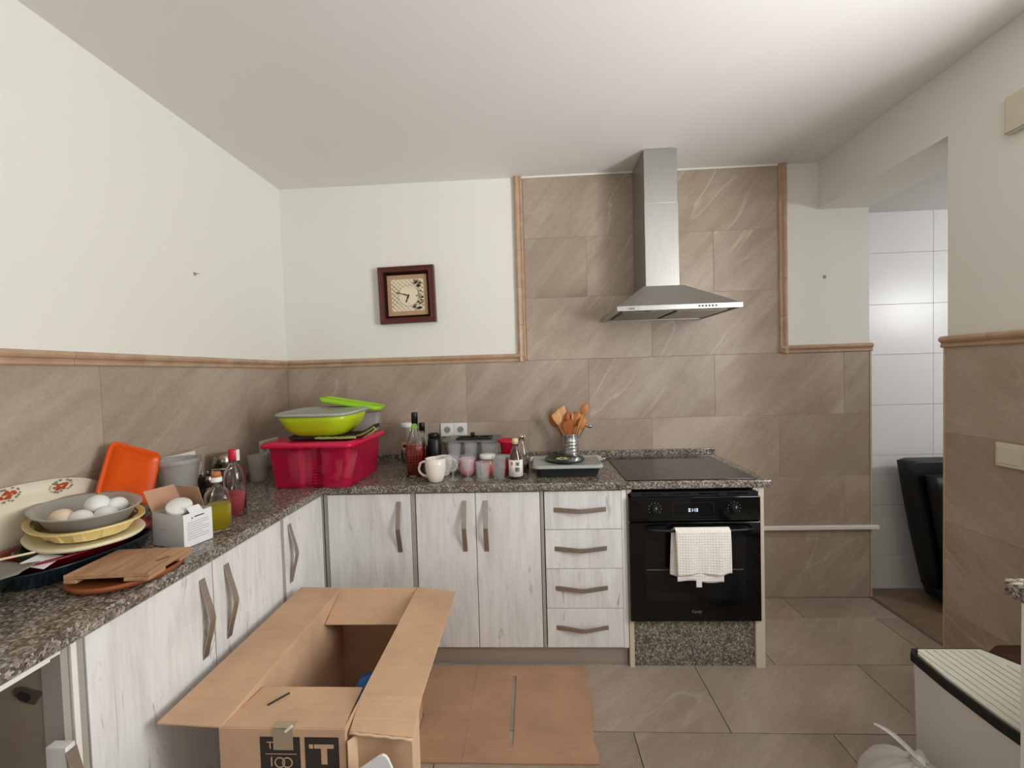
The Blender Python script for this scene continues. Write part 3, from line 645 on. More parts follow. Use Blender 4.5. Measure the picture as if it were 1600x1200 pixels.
socket((0.0, -0.824, 1.056), (0, 0, PI/2), 2, 'white double socket plate behind the smoky plastic jug')
socket((0.0, -0.222, 1.022), (0, 0, PI/2), 2, 'white double socket beside the crimson box, near the corner')
sw = thing('light_switch', 'wide white light switch on the tiled right wall', 'switch', (RX-0.0095, -1.018, 1.058), (0, 0, -PI/2))
b = B(); box(b, -0.082, 0.082, -0.009, 0, -0.043, 0.043); obj('plate', b, M['creampl'], sw, 0.003)
for x in (-0.04, 0.04): b = B(); box(b, x-0.032, x+0.032, -0.012, -0.009, -0.030, 0.030); obj('rocker', b, M['creampl'], sw, 0.002)
jb = thing('junction_box', 'cream box high on the white right wall', 'wall box', (RX, -1.03, 2.255), (0, 0, -PI/2))
b = B(); box(b, -0.07, 0.07, -0.022, 0, -0.066, 0.066); obj('cover', b, M['creampl'], jb, 0.008, 3)
b = B(); box(b, -0.066, 0.066, -0.0235, -0.022, -0.062, -0.060); obj('seam', b, M['socketD'], jb)
b = B(); box(b, 2.62, 3.55, -0.021, 0.0, 0.418, 0.440); tag(obj('cable_trunking', b, M['edgeW'], None, 0.003), 'cream strip running level across the tiles right of the oven', 'trunking')

# ================================================================ THINGS ON THE BACK WORKTOP
def crim():
    t = thing('storage_box', 'translucent crimson plastic storage box with lid in the corner', 'storage box', (0.472, -0.457, WT+0.001), (0, 0, R_(-2)))
    b = B(); R = []
    def sect(w, d, z, grow=0.0):
        P = rrect(w, d, 0.03, z, 5); Q = []
        for x, y, z_ in P: Q.append((x, y, z_))
        return Q
    # body with a stepped recess in the front face
    def foot(s, z, ins=0.0):
        w, d, e = 0.375*s/2-ins, 0.352*s/2-ins, 0.022
        k = 0.018
        P = [(-w, -d+k), (-w+k, -d), (-0.045, -d), (-0.03, -d+e), (0.05, -d+e), (0.065, -d), (w-k, -d), (w, -d+k), (w, d-k), (w-k, d), (-w+k, d), (-w, d-k)]
        return [(x, y, z) for x, y in P]
    loft(b, [foot(0.98, 0.0), foot(1.0, 0.01), foot(1.07, 0.196), foot(1.07, 0.196, 0.0035), foot(1.0, 0.014, 0.0035), foot(0.98, 0.006, 0.006)], smooth=False); obj('body', b, M['crimson'], t, 0.002)
    b = B(); W, D = 0.445, 0.42
    loft(b, [rrect(W, D, 0.03, 0.1975), rrect(W+0.012, D+0.012, 0.033, 0.199), rrect(W+0.006, D+0.006, 0.033, 0.214), rrect(W-0.02, D-0.02, 0.028, 0.222), rrect(W-0.05, D-0.05, 0.02, 0.222), rrect(W-0.056, D-0.056, 0.02, 0.217)])
    obj('lid', b, M['crimsonlid'], t)
    # contents seen through the wall
    b = B(); lathe(b, [(0.052, 0.0), (0.058, 0.15), (0.05, 0.16)], 24, cx=-0.112, cy=-0.065); obj('contents', b, M['pinkcloth2'], t, loc=(0, 0, 0.0065))
    for i, (x, y, h, r, m) in enumerate(((0.1, -0.095, 0.12, 0.022, 'pinkcloth'), (0.14, -0.06, 0.15, 0.028, 'pinkcloth2'), (0.09, -0.02, 0.15, 0.03, 'pinkcloth'), (-0.03, 0.03, 0.14, 0.035, 'pinkcloth2'))):
        b = B(); tube(b, [(x-0.02, y, 0.028), (x, y+0.005, h*0.5), (x+0.015*(i % 2), y, h)], [r, r*0.75, r*1.0], 10); obj('contents', b, M[m], t)
    b = B()
    for k in range(9):
        for x in (-0.012, 0.014): box(b, x, x+0.016, -0.168, -0.1665, 0.022+0.014*k, 0.026+0.014*k)
    obj('ridges', b, M['crimsonlid'], t)
crim()
# oven mitt / cloth under the lime bowl
mt = thing('oven_mitt', 'dark brown and green patterned oven mitt lying on the crimson box lid', 'oven mitt', (0.50, -0.50, 1.1085), (0, 0, R_(-2)))
b = B(); loft(b, [rrect(0.35, 0.17, 0.06, 0.001), rrect(0.362, 0.18, 0.06, 0.006), rrect(0.362, 0.18, 0.06, 0.012), rrect(0.345, 0.165, 0.05, 0.016)]); obj('palm', b, M['mittD'], mt)
b = B(); rnd = random.Random(2)
for i in range(16):
    x = -0.02+0.0125*i; box(b, x, x+0.0115, -0.0935-0.001*rnd.random(), -0.08, 0.003+0.002*rnd.random(), 0.013+0.003*rnd.random())
obj('patterned_edge', b, M['mittG'], mt, 0.001)
b = B(); P = []
for i in range(11): t_ = i/10; P.append((0.17+0.105*t_, -0.02-0.04*t_, 0.010+0.045*t_**1.5))
L = []
for p in P: L.append([(p[0], p[1]-0.035, p[2]), (p[0], p[1]+0.03, p[2]), (p[0], p[1]+0.03, p[2]+0.016), (p[0], p[1]-0.035, p[2]+0.016)])
loft(b, L); L2 = []
obj('cuff', b, M['mittD'], mt)
b = B(); tube(b, [(p[0], p[1]-0.037, p[2]+0.003) for p in P]+[(0.283, -0.095, 0.048), (0.27, -0.097, 0.036), (0.22, -0.085, 0.008)], 0.0045, 6); obj('piping', b, M['mittG'], mt)
# lime bowl with white lid
lb = thing('food_container', 'lime green oval bowl with translucent white lid on top of the mitt', 'container', (0.470, -0.480, 1.1275), (R_(2.5), 0, R_(-3)))
b = B(); loft(b, [rrect(0.23, 0.17, 0.06, 0.0), rrect(0.27, 0.21, 0.08, 0.006), rrect(0.325, 0.255, 0.09, 0.035), rrect(0.36, 0.285, 0.09, 0.075), rrect(0.375, 0.298, 0.09, 0.108), rrect(0.367, 0.29, 0.088, 0.108), rrect(0.35, 0.275, 0.085, 0.075), rrect(0.31, 0.24, 0.08, 0.035), rrect(0.23, 0.15, 0.06, 0.008)])
obj('bowl', b, M['lime'], lb)
b = B(); loft(b, [rrect(0.388, 0.311, 0.095, 0.103), rrect(0.398, 0.321, 0.097, 0.109), rrect(0.392, 0.315, 0.096, 0.115), rrect(0.372, 0.295, 0.09, 0.118), rrect(0.36, 0.283, 0.088, 0.115), rrect(0.2, 0.15, 0.06, 0.114)]); obj('lid', b, M['lid_clear'], lb)
# clear box with green lid behind
gb = thing('food_container', 'clear box with raised bright green lid behind the lime bowl', 'container', (0.60, -0.282, 1.108), (0, 0, R_(8)))
b = B(); loft(b, [rrect(0.15, 0.085, 0.02, 0.0), rrect(0.17, 0.095, 0.02, 0.102), rrect(0.164, 0.089, 0.02, 0.102), rrect(0.145, 0.08, 0.02, 0.004)]); obj('box', b, M['smoke'], gb)
gl = bpy.data.objects.new('lid', None)
b = B(); loft(b, [rrect(0.31, 0.16, 0.03, 0.0), rrect(0.322, 0.172, 0.034, 0.004), rrect(0.322, 0.172, 0.034, 0.022), rrect(0.30, 0.15, 0.03, 0.024), rrect(0.29, 0.14, 0.025, 0.012)])
obj('lid', b, M['lime2'], gb, loc=(-0.065, 0.0, 0.142), rot=(0, R_(11), 0))
# glass jar behind the red bottle
jr = thing('jar', 'glass jar with white lid behind the red bottle', 'jar', (0.782, -0.10, WT+0.001))
b = B(); lathe(b, [(0.04, 0), (0.045, 0.004), (0.045, 0.18), (0.036, 0.205), (0.036, 0.218), (0.033, 0.218), (0.033, 0.205), (0.042, 0.178), (0.042, 0.008), (0.0, 0.006)], 32); obj('glass', b, M['glass'], jr)
b = B(); lathe(b, [(0.041, 0.212), (0.043, 0.215), (0.043, 0.236), (0.039, 0.239), (0.0, 0.239)], 32); obj('lid', b, M['white'], jr)
b = B(); r = 0.0456
ring = [[(r*math.cos(a), r*math.sin(a), z) for a in [R_(215+i*10) for i in range(10)]] for z in (0.085, 0.13)]
for i in range(9): b.faces.new([b.verts.new(p) for p in (ring[0][i], ring[0][i+1], ring[1][i+1], ring[1][i])])
obj('label', b, M['labely'], jr)
b = B(); lathe(b, [(0.010, 0), (0.009, 0.001)], 16); obj('label_dot', b, M['black'], jr, loc=(-0.012, -0.0455, 0.107), rot=(PI/2, 0, 0))
# red square bottles
def sq_bottle(label, loc, s, rot, seal=True):
    t = thing('liquor_bottle', label, 'bottle', loc, (0, 0, rot)); w = 0.088*s
    def sq(a, z, r=0.01): return rrect(a, a, min(r, a/2-0.001), z, 4)
    b = B(); loft(b, [sq(w, 0), sq(w, 0.15*s), sq(w*0.93, 0.185*s, 0.02), sq(w*0.6, 0.222*s, 0.03), sq(0.034, 0.245*s, 0.016), sq(0.030, 0.285*s, 0.014), sq(0.022, 0.285*s, 0.01), sq(0.026, 0.245*s, 0.012), sq(w*0.5, 0.222*s, 0.02), sq(w*0.85, 0.182*s, 0.018), sq(w*0.93, 0.15*s), sq(w*0.93, 0.006)]); obj('glass', b, M['glass'], t)
    b = B(); loft(b, [sq(w*0.915, 0.007), sq(w*0.915, 0.15*s), sq(w*0.89, 0.162*s)]); obj('liquid', b, M['redliq'], t)
    b = B()
    for k in range(7):
        for q in range(4):
            for sx in (0,): box(b, -w*0.3+q*w*0.17, -w*0.3+q*w*0.17+0.005, -w/2-0.0025, -w/2, (0.03+0.016*k)*s, (0.037+0.016*k)*s)
    obj('embossed_dots', b, M['glass'], t)
    b = B(); lathe(b, [(0.0165, 0.272*s), (0.0165, 0.324*s), (0.015, 0.327*s), (0, 0.327*s)], 20); obj('cap', b, M['blackpl'], t)
    if seal: b = B(); lathe(b, [(0.017, 0), (0.015, 0.003)], 20); obj('seal', b, M['green_seal'], t, loc=(0.0, -0.017, 0.255*s), rot=(PI/2, 0, 0))
sq_bottle('tall square bottle of red liquor with black cap and green seal', (0.908, -0.40, WT+0.001), 1.0, R_(4))
sq_bottle('second red bottle standing behind the tall square one', (0.906, -0.255, WT+0.001), 0.78, R_(10), False)
th = thing('thermos', 'matt black thermos between the red bottle and the grey box', 'thermos', (0.995, -0.345, WT+0.001))
th.location = (0.992, -0.30, WT+0.001)
b = B(); lathe(b, [(0.034, 0), (0.037, 0.004), (0.037, 0.165), (0.031, 0.176), (0, 0.176)], 28); obj('body', b, M['blackpl'], th)
b = B(); lathe(b, [(0.026, 0.176), (0.026, 0.198), (0.022, 0.204), (0, 0.204)], 24); box(b, -0.030, -0.02, -0.012, 0.012, 0.172, 0.2); box(b, 0.02, 0.034, -0.008, 0.008, 0.165, 0.196); obj('cap', b, M['blackpl'], th)
th.location = (0.985, -0.305, WT+0.001)
# mugs
def mug(label, loc, rz, s=1.0):
    t = thing('mug', label, 'mug', loc, (0, 0, rz)); b = B()
    lathe(b, [(0.028*s, 0), (0.034*s, 0.003), (0.044*s, 0.03*s), (0.050*s, 0.06*s), (0.051*s, 0.085*s), (0.0485*s, 0.114*s), (0.0455*s, 0.114*s), (0.048*s, 0.085*s), (0.047*s, 0.06*s), (0.041*s, 0.03*s), (0.02*s, 0.008)], 40); obj('body', b, M['mug'], t)
    b = B(); P = []
    for i in range(15):
        a = -PI*0.40+PI*0.9*i/14; P.append((0.042*s+0.040*s*math.cos(a)+(0.006*s if i > 9 else 0), 0, 0.062*s+0.036*s*math.sin(a)))
    P[0] = (0.040*s, 0, 0.024*s); P[-1] = (0.047*s, 0, 0.097*s)
    tube(b, P, 0.0058*s, 8); obj('handle', b, M['mug'], t); return t
mug('cream china mug at the front edge with its handle to the left', (1.043, -0.537, WT+0.001), PI)
mug('white mug half hidden behind the first, handle to the right', (1.058, -0.420, WT+0.001), R_(-8), 0.86)
# grey storage box with lid
sb = thing('storage_box', 'smoky grey plastic storage box with flat lid below the double socket', 'storage box', (1.176, -0.165, WT+0.001))
b = B(); loft(b, [rrect(0.26, 0.16, 0.02, 0), rrect(0.30, 0.20, 0.02, 0.135), rrect(0.293, 0.193, 0.02, 0.135), rrect(0.254, 0.154, 0.02, 0.005)]); obj('body', b, M['smokeD'], sb)
b = B(); loft(b, [rrect(0.305, 0.205, 0.02, 0.1365), rrect(0.325, 0.225, 0.024, 0.139), rrect(0.325, 0.225, 0.024, 0.147), rrect(0.305, 0.205, 0.02, 0.151)]); obj('lid', b, mat('grey_plastic_lid', (104, 100, 96), 0.3), sb)
b = B(); box(b, -0.10, 0.02, -0.06, 0.05, 0.01, 0.09); box(b, -0.02, 0.10, -0.05, 0.06, 0.01, 0.11); obj('contents', b, M['ink'], sb, 0.01)
gr = thing('grater_frame', 'black slotted tool lying flat on the grey box lid', 'kitchen tool', (1.18, -0.19, WT+0.1525))
b = B()
for a in ((-0.09, 0.11, -0.045, -0.032), (-0.09, 0.11, 0.03, 0.043), (-0.09, -0.075, -0.032, 0.03), (0.03, 0.042, -0.032, 0.03), (0.095, 0.11, -0.032, 0.03)): box(b, *a, 0, 0.008)
obj('frame', b, M['blackpl'], gr, 0.002)
b = B(); loft(b, [rrect(0.022, 0.02, 0.006, 0.008), rrect(0.024, 0.022, 0.007, 0.03), rrect(0.018, 0.016, 0.006, 0.034)]); obj('grip', b, M['blackpl'], gr)
rc = None
# pink cup behind, small red-white cap item behind the red bottle
cc = thing('plastic_cup', 'crimson plastic cup with wide rim behind the vinegar bottle', 'cup', (1.388, -0.332, WT+0.001))
b = B(); lathe(b, [(0.024, 0), (0.028, 0.002), (0.034, 0.06), (0.043, 0.145), (0.052, 0.15), (0.056, 0.163), (0.052, 0.163), (0.048, 0.153), (0.040, 0.145), (0.031, 0.06), (0.01, 0.005)], 36); obj('cup', b, M['crimsonD'], cc)
# glasses
def glass(name, label, loc, prof, cat='glass', group=None, n=32, m='thin', facet=False):
    t = thing(name, label, cat, loc, (0, 0, 0), group); b = B(); lathe(b, prof, n, not facet); obj('glass', b, M[m], t); return t
def tumbler_prof(r0, r1, h, t=0.0022, base=0.012): return [(r0*0.96, 0), (r0, 0.003), (r1, h), (r1-t, h), (r0-t, base), (0.0, base)]
sg = [(r_*0.92, z_) for r_, z_ in [(0.031, 0), (0.032, 0.002), (0.012, 0.006), (0.006, 0.012), (0.005, 0.03), (0.012, 0.040), (0.029, 0.055), (0.037, 0.085), (0.036, 0.122), (0.0345, 0.122), (0.0355, 0.085), (0.0275, 0.057), (0.010, 0.043), (0.0, 0.041)]]
glass('stemmed_glass', 'stemmed clear glass right of the cream mug', (1.123, -0.515, WT+0.001), sg)
glass('stemmed_glass', 'stemmed clear glass in front of the pink sugar bowl, beside the faceted tumbler', (1.198, -0.520, WT+0.001), sg)
glass('drinking_glass', 'clear upright glass standing against the left side of the grey box', (1.104, -0.355, WT+0.001), tumbler_prof(0.030, 0.034, 0.155))
glass('drinking_glass', 'clear upright glass against the middle of the grey box', (1.190, -0.355, WT+0.001), tumbler_prof(0.030, 0.034, 0.155))
glass('tall_glass', 'tall flared clear glass in front of the crimson cup', (1.292, -0.365, WT+0.001), tumbler_prof(0.030, 0.047, 0.155))
pk = thing('sugar_bowl', 'pink glass bowl with two handles behind the stemmed glasses', 'bowl', (1.182, -0.430, WT+0.001))
b = B(); prof = [(0.022, 0), (0.026, 0.004), (0.038, 0.02), (0.043, 0.04), (0.036, 0.066), (0.047, 0.086), (0.044, 0.086), (0.033, 0.066), (0.039, 0.04), (0.034, 0.022), (0.0, 0.008)]
rings = [[(r*(1+0.04*math.sin(12*2*PI*i/48)*(z > 0.07))*math.cos(2*PI*i/48), r*math.sin(2*PI*i/48), z) for i in range(48)] for r, z in [(max(a, 1e-4), c) for a, c in prof]]; loft(b, rings); obj('bowl', b, M['pinkglass'], pk)
for s in (-1, 1): b = B(); tube(b, [(s*(0.038+0.022*math.sin(PI*i/8)), 0, 0.030+0.044*i/8) for i in range(9)], 0.004, 8); obj('handle', b, M['pinkglass'], pk)
jm = thing('jar', 'jar of salmon preserve with pale lid behind the faceted tumbler', 'jar', (1.289, -0.452, WT+0.001))
b = B(); lathe(b, [(0.036, 0), (0.040, 0.004), (0.042, 0.045), (0.041, 0.075), (0.034, 0.09), (0.034, 0.096), (0.031, 0.096), (0.031, 0.088), (0.038, 0.073), (0.038, 0.008), (0, 0.006)], 32); obj('glass', b, M['glass'], jm)
b = B(); lathe(b, [(0.0375, 0.0075), (0.0375, 0.07), (0.033, 0.078), (0, 0.078)], 32); obj('preserve', b, M['salmon'], jm)
b = B(); lathe(b, [(0.0375, 0.091), (0.039, 0.094), (0.039, 0.108), (0.036, 0.111), (0, 0.110)], 32); obj('lid', b, M['white'], jm)
glass('tumbler', 'faceted clear tumbler at the front of the worktop edge', (1.274, -0.540, WT+0.001), tumbler_prof(0.0285, 0.037, 0.090, base=0.018), n=8, facet=True)
rj = thing('jar', 'small jar of red jelly behind the right-hand short tumbler', 'jar', (1.367, -0.418, WT+0.001))
b = B(); lathe(b, [(0.033, 0), (0.036, 0.004), (0.036, 0.075), (0.03, 0.085), (0.028, 0.085), (0.033, 0.072), (0.033, 0.008), (0, 0.006)], 28); obj('glass', b, M['glass'], rj)
b = B(); lathe(b, [(0.0325, 0.0075), (0.0325, 0.068), (0, 0.068)], 28); obj('jelly', b, M['redjam'], rj)
b = B(); lathe(b, [(0.0335, 0.082), (0.035, 0.085), (0.035, 0.097), (0.0, 0.098)], 28); obj('lid', b, M['lid_clear'], rj)
glass('tumbler', 'short clear tumbler left of the vinegar bottle', (1.350, -0.505, WT+0.001), tumbler_prof(0.029, 0.0375, 0.115, base=0.014), n=32)
# vinegar bottle
vb = thing('vinegar_bottle', 'small brown bottle with white label and cream cap at the worktop edge', 'bottle', (1.433, -0.503, WT+0.001), (0, 0, R_(-8)))
b = B(); lathe(b, [(0.030, 0), (0.034, 0.004), (0.034, 0.098), (0.028, 0.120), (0.015, 0.150), (0.0135, 0.175), (0.011, 0.175), (0.012, 0.15), (0.025, 0.118), (0.031, 0.097), (0.031, 0.006), (0, 0.005)], 32); obj('glass', b, M['glass'], vb)
b = B(); lathe(b, [(0.0305, 0.0065), (0.0305, 0.097), (0.0245, 0.117), (0.0115, 0.149), (0, 0.149)], 32); obj('liquid', b, M['brownliq'], vb)
b = B(); lathe(b, [(0.0155, 0.170), (0.0155, 0.192), (0.014, 0.195), (0, 0.195)], 24); obj('cap', b, M['creamcap'], vb)
b = B(); loft(b, [circ(0.0346, 0.014), circ(0.0346, 0.095), circ(0.0341, 0.095), circ(0.0341, 0.014)], closed=True); obj('label', b, M['label'], vb)
text('米', 0.024, M['black'], vb, (0.016, -0.0335, 0.076), (PI/2, 0, R_(18)), 'label_lettering', 0.001); text('酢', 0.024, M['black'], vb, (0.016, -0.0335, 0.048), (PI/2, 0, R_(18)), 'label_lettering', 0.001)
b = B(); box(b, -0.016, -0.009, -0.0362, -0.030, 0.072, 0.086); obj('red_stamp', b, M['red_ink'], vb)
cb = thing('swing_top_bottle', 'clear swing-top bottle behind the vinegar bottle', 'bottle', (1.462, -0.40, WT+0.001))
b = B(); lathe(b, [(0.031, 0), (0.035, 0.004), (0.035, 0.105), (0.026, 0.14), (0.013, 0.165), (0.012, 0.182), (0.0095, 0.182), (0.0105, 0.165), (0.024, 0.137), (0.032, 0.103), (0.032, 0.006), (0, 0.005)], 32); obj('glass', b, M['glass'], cb)
b = B(); lathe(b, [(0.0315, 0.0065), (0.0315, 0.04), (0, 0.04)], 32); obj('liquid', b, M['brownliq'], cb)
b = B(); lathe(b, [(0.012, 0.183), (0.014, 0.186), (0.013, 0.194), (0, 0.196)], 20); tube(b, [(-0.015, 0, 0.165), (-0.019, 0, 0.18), (-0.016, 0, 0.199), (0, 0, 0.202), (0.016, 0, 0.199), (0.019, 0, 0.18), (0.015, 0, 0.165)], 0.0015, 6); obj('wire_stopper', b, M['chrome'], cb)
# roasting pan with translucent lid
pn = thing('roasting_pan', 'dark grey oblong pan with translucent grey lid beside the hob', 'pan', (1.688, -0.408, WT+0.001))
b = B(); loft(b, [rrect(0.285, 0.185, 0.03, 0), rrect(0.295, 0.195, 0.03, 0.004), rrect(0.322, 0.219, 0.035, 0.051), rrect(0.328, 0.225, 0.035, 0.051), rrect(0.328, 0.225, 0.035, 0.054), rrect(0.316, 0.213, 0.033, 0.054), rrect(0.288, 0.188, 0.03, 0.008)]); obj('pan', b, M['panD'], pn)
b = B(); loft(b, [rrect(0.10, 0.08, 0.02, 0.0555), rrect(0.318, 0.215, 0.03, 0.0555), rrect(0.332, 0.229, 0.033, 0.0555), rrect(0.343, 0.24, 0.035, 0.047), rrect(0.346, 0.243, 0.035, 0.047), rrect(0.348, 0.245, 0.036, 0.049), rrect(0.338, 0.235, 0.034, 0.060), rrect(0.328, 0.225, 0.03, 0.063), rrect(0.32, 0.217, 0.03, 0.059), rrect(0.10, 0.08, 0.02, 0.059)]); obj('lid', b, M['lidgrey'], pn)
wtp = thing('serving_dish', 'white shallow dish with wire handle behind the roasting pan', 'dish', (1.70, -0.215, WT+0.001))
b = B(); loft(b, [rrect(0.34, 0.10, 0.03, 0), rrect(0.38, 0.13, 0.03, 0.03), rrect(0.40, 0.14, 0.03, 0.033), rrect(0.372, 0.122, 0.03, 0.031), rrect(0.335, 0.095, 0.03, 0.005)]); obj('dish', b, M['white'], wtp)
b = B(); tube(b, [(0.185, -0.035, 0.03), (0.205, -0.037, 0.034), (0.226, -0.03, 0.036), (0.226, 0.03, 0.036), (0.205, 0.037, 0.034), (0.185, 0.035, 0.03)], 0.0035, 8); obj('wire_handle', b, M['chrome'], wtp)
gp = thing('glass_trivet', 'dark green glass disc with flower print lying on the pan lid', 'trivet', (1.682, -0.395, WT+0.0605))
b = B(); lathe(b, [(0.06, 0.003), (0.088, 0.004), (0.102, 0.009), (0.101, 0.012), (0.086, 0.007), (0.0, 0.006)], 48); obj('disc', b, M['pangreen'], gp)
b = B()
for k in range(3): lathe(b, [(0.006, 0.0), (0.005, 0.0032)], 12, cx=0.07*math.cos(k*2.1), cy=0.07*math.sin(k*2.1))
obj('foot', b, M['pangreen'], gp)
b = B()
for k in range(7):
    a = 2*PI*k/7; b.faces.new([b.verts.new((-0.012+0.022*math.cos(a)*1.0+0.011*math.cos(q), 0.012+0.022*math.sin(a)+0.011*math.sin(q), 0.0068+0.00008*k)) for q in [2*PI*i/10 for i in range(10)]])
obj('flower_print', b, M['petal'], gp)
# utensil pot and spoons
up = thing('utensil_pot', 'brushed steel utensil pot full of wooden spoons behind the pan', 'pot', (1.742, -0.095, WT+0.001))
b = B(); prof = [(0.046, 0)]
for i in range(6): z = 0.02+0.018*i; prof += [(0.0475, z), (0.0480, z+0.0015), (0.0475, z+0.003)]
prof += [(0.0475, 0.148), (0.0485, 0.150), (0.0455, 0.150), (0.0455, 0.004), (0, 0.003)]
lathe(b, prof, 36); obj('pot', b, brushed('pot_steel', (205, 203, 200), 0.24, (3, 3, 160), 0.9), up)
def spoon(label, dx, dy, ang, lean, L, bw, bl, mt, kind='spoon', twist=0.0):
    base = Vector((1.742+dx, -0.095+dy, WT+0.012))
    t = thing('wooden_'+kind, label, kind, base, (R_(lean), R_(ang), R_(twist)))
    b = B(); tube(b, [(0, 0, 0), (0, 0, L*0.5), (0, 0, L-bl*0.9)], [0.0045, 0.005, 0.006], 8); obj('handle', b, M[mt], t)
    b = B(); rings = []
    if kind == 'spoon':
        for i in range(9):
            s = i/8; w = bw*math.sin(PI*min(0.98, 0.12+0.80*s))**0.7; z = L-bl+bl*s; cup = -0.010*math.sin(PI*s)
            rings.append([(w*math.cos(a), cup*(1-abs(math.cos(a)))+0.0035*math.sin(a), z) for a in [2*PI*k/12 for k in range(12)]])
    else:
        for i in range(9):
            s = i/8; w = 0.006+(bw-0.006)*min(1, s*1.6)**0.8; 
            if s > 0.93: w *= 0.93
            z = L-bl+bl*s+0.0
            rings.append([(w*math.cos(a), 0.003*math.sin(a)-0.008*s*(1-s), z+(0.008*math.cos(a) if s > 0.8 else 0)) for a in [2*PI*k/12 for k in range(12)]])
    loft(b, rings); obj('blade' if kind != 'spoon' else 'bowl', b, M[mt], t); return t
spoon('wooden spoon leaning furthest left in the steel pot', 0.020, 0.008, -28, 2, 0.285, 0.026, 0.075, 'spoonD')
spoon('pale wooden spatula leaning left in the steel pot', 0.014, -0.012, -21, 4, 0.290, 0.027, 0.09, 'spoonL', 'spatula')
spoon('pale spatula with slanted tip behind the left-leaning one', 0.010, 0.018, -12, -2, 0.300, 0.027, 0.09, 'spoonL', 'spatula')
spoon('broad reddish wooden spatula at the front centre of the pot', -0.002, -0.020, -5, 7, 0.225, 0.034, 0.09, 'spoonD', 'spatula')
spoon('dark wooden spoon standing nearly upright in the pot', 0.0, 0.012, -2, -1, 0.262, 0.022, 0.07, 'spoonD', twist=20)
spoon('narrow wooden spoon seen edge-on beside the upright one', 0.004, 0.0, 5, 1, 0.268, 0.021, 0.075, 'spoon', twist=65)
spoon('large round wooden spoon at the back right of the pot', -0.010, 0.018, 12, -2, 0.270, 0.038, 0.085, 'spoon')
spoon('tall wooden spoon leaning right, highest in the pot', -0.022, -0.014, 20, 4, 0.335, 0.024, 0.065, 'spoon')
spoon('short wooden spoon leaning right below the tallest one', -0.018, 0.004, 24, 1, 0.255, 0.026, 0.075, 'spoon')
ld = thing('ladle', 'steel ladle with its round bowl hanging out right of the pot', 'ladle', (1.728, -0.085, WT+0.012), (0, R_(30), 0))
b = B(); tube(b, [(0, 0, 0), (0, 0, 0.20), (0.004, -0.01, 0.225)], 0.003, 6); obj('handle', b, M['chrome'], ld)
b = B(); lathe(b, [(0.0, -0.014), (0.012, -0.012), (0.020, -0.002), (0.0215, 0.004), (0.0205, 0.004), (0.018, -0.001), (0.0, -0.011)], 24); obj('bowl', b, M['chrome'], ld, loc=(0.018, -0.012, 0.222), rot=(0, R_(-30), 0))

# ================================================================ THINGS ON THE LEFT WORKTOP
jg = thing('plastic_jug', 'smoky translucent plastic jug against the left wall tiles', 'jug', (0.105, -0.940, WT+0.001), (0, 0, R_(10)))
b = B(); lathe(b, [(0.046, 0), (0.050, 0.004), (0.058, 0.12), (0.068, 0.205), (0.071, 0.208), (0.071, 0.214), (0.066, 0.212), (0.055, 0.12), (0.047, 0.006), (0, 0.005)], 40); obj('body', b, M['smoke'], jg)
b = B(); loft(b, [circ(0.0715, 0.195, 40), circ(0.0735, 0.195, 40), circ(0.0735, 0.216, 40), circ(0.0715, 0.216, 40)], closed=True); obj('rim', b, M['smoke'], jg)
b = B(); tube(b, [(0.03, 0.062, 0.205), (0.03, 0.088, 0.20), (0.028, 0.090, 0.16), (0.026, 0.052, 0.11)], 0.005, 8); obj('handle', b, M['smoke'], jg)
mo = thing('metal_mortar', 'dark metal pot beside the smoky jug', 'pot', (0.105, -0.800, WT+0.001))
b = B(); lathe(b, [(0.030, 0), (0.036, 0.003), (0.036, 0.055), (0.031, 0.06), (0.031, 0.066), (0.038, 0.07), (0.038, 0.112), (0.034, 0.116), (0.031, 0.112), (0.031, 0.075), (0, 0.07)], 28); obj('body', b, brushed('dark_metal', (110, 104, 100), 0.22), mo)
b = B()
for k in range(5): a = k*1.1; lathe(b, [(0.004, 0.112), (0.004, 0.126), (0.0, 0.128)], 8, cx=0.02*math.cos(a), cy=0.02*math.sin(a))
obj('studs', b, M['steelD'], mo)
dj = thing('shaker', 'brown jar with shiny domed metal lid behind the oil bottle', 'shaker', (0.085, -0.675, WT+0.001))
b = B(); lathe(b, [(0.040, 0), (0.043, 0.004), (0.043, 0.10), (0.040, 0.112), (0, 0.112)], 28); obj('jar', b, mat('dark_brown_jar', (66, 52, 42), 0.2), dj)
b = B(); lathe(b, [(0.047, 0.114), (0.048, 0.150), (0.044, 0.176), (0.036, 0.186), (0, 0.189)], 32); obj('dome_lid', b, brushed('brown_metal', (150, 136, 122), 0.16), dj)
b = B(); loft(b, [circ(0.048, 0.112, 32), circ(0.050, 0.112, 32), circ(0.050, 0.122, 32), circ(0.048, 0.122, 32)], closed=True); obj('lid_band', b, M['chrome'], dj)
cu = thing('plastic_cup', 'frosted plastic cup between the pink bottle and the crimson box', 'cup', (0.110, -0.475, WT+0.001))
b = B(); lathe(b, [(0.032, 0), (0.036, 0.003), (0.036, 0.02), (0.039, 0.05), (0.041, 0.08), (0.047, 0.135), (0.0445, 0.135), (0.038, 0.08), (0.033, 0.006), (0, 0.005)], 32); obj('cup', b, mat('frosted_cup_plastic', (206, 198, 190), 0.3, alpha=0.5), cu)
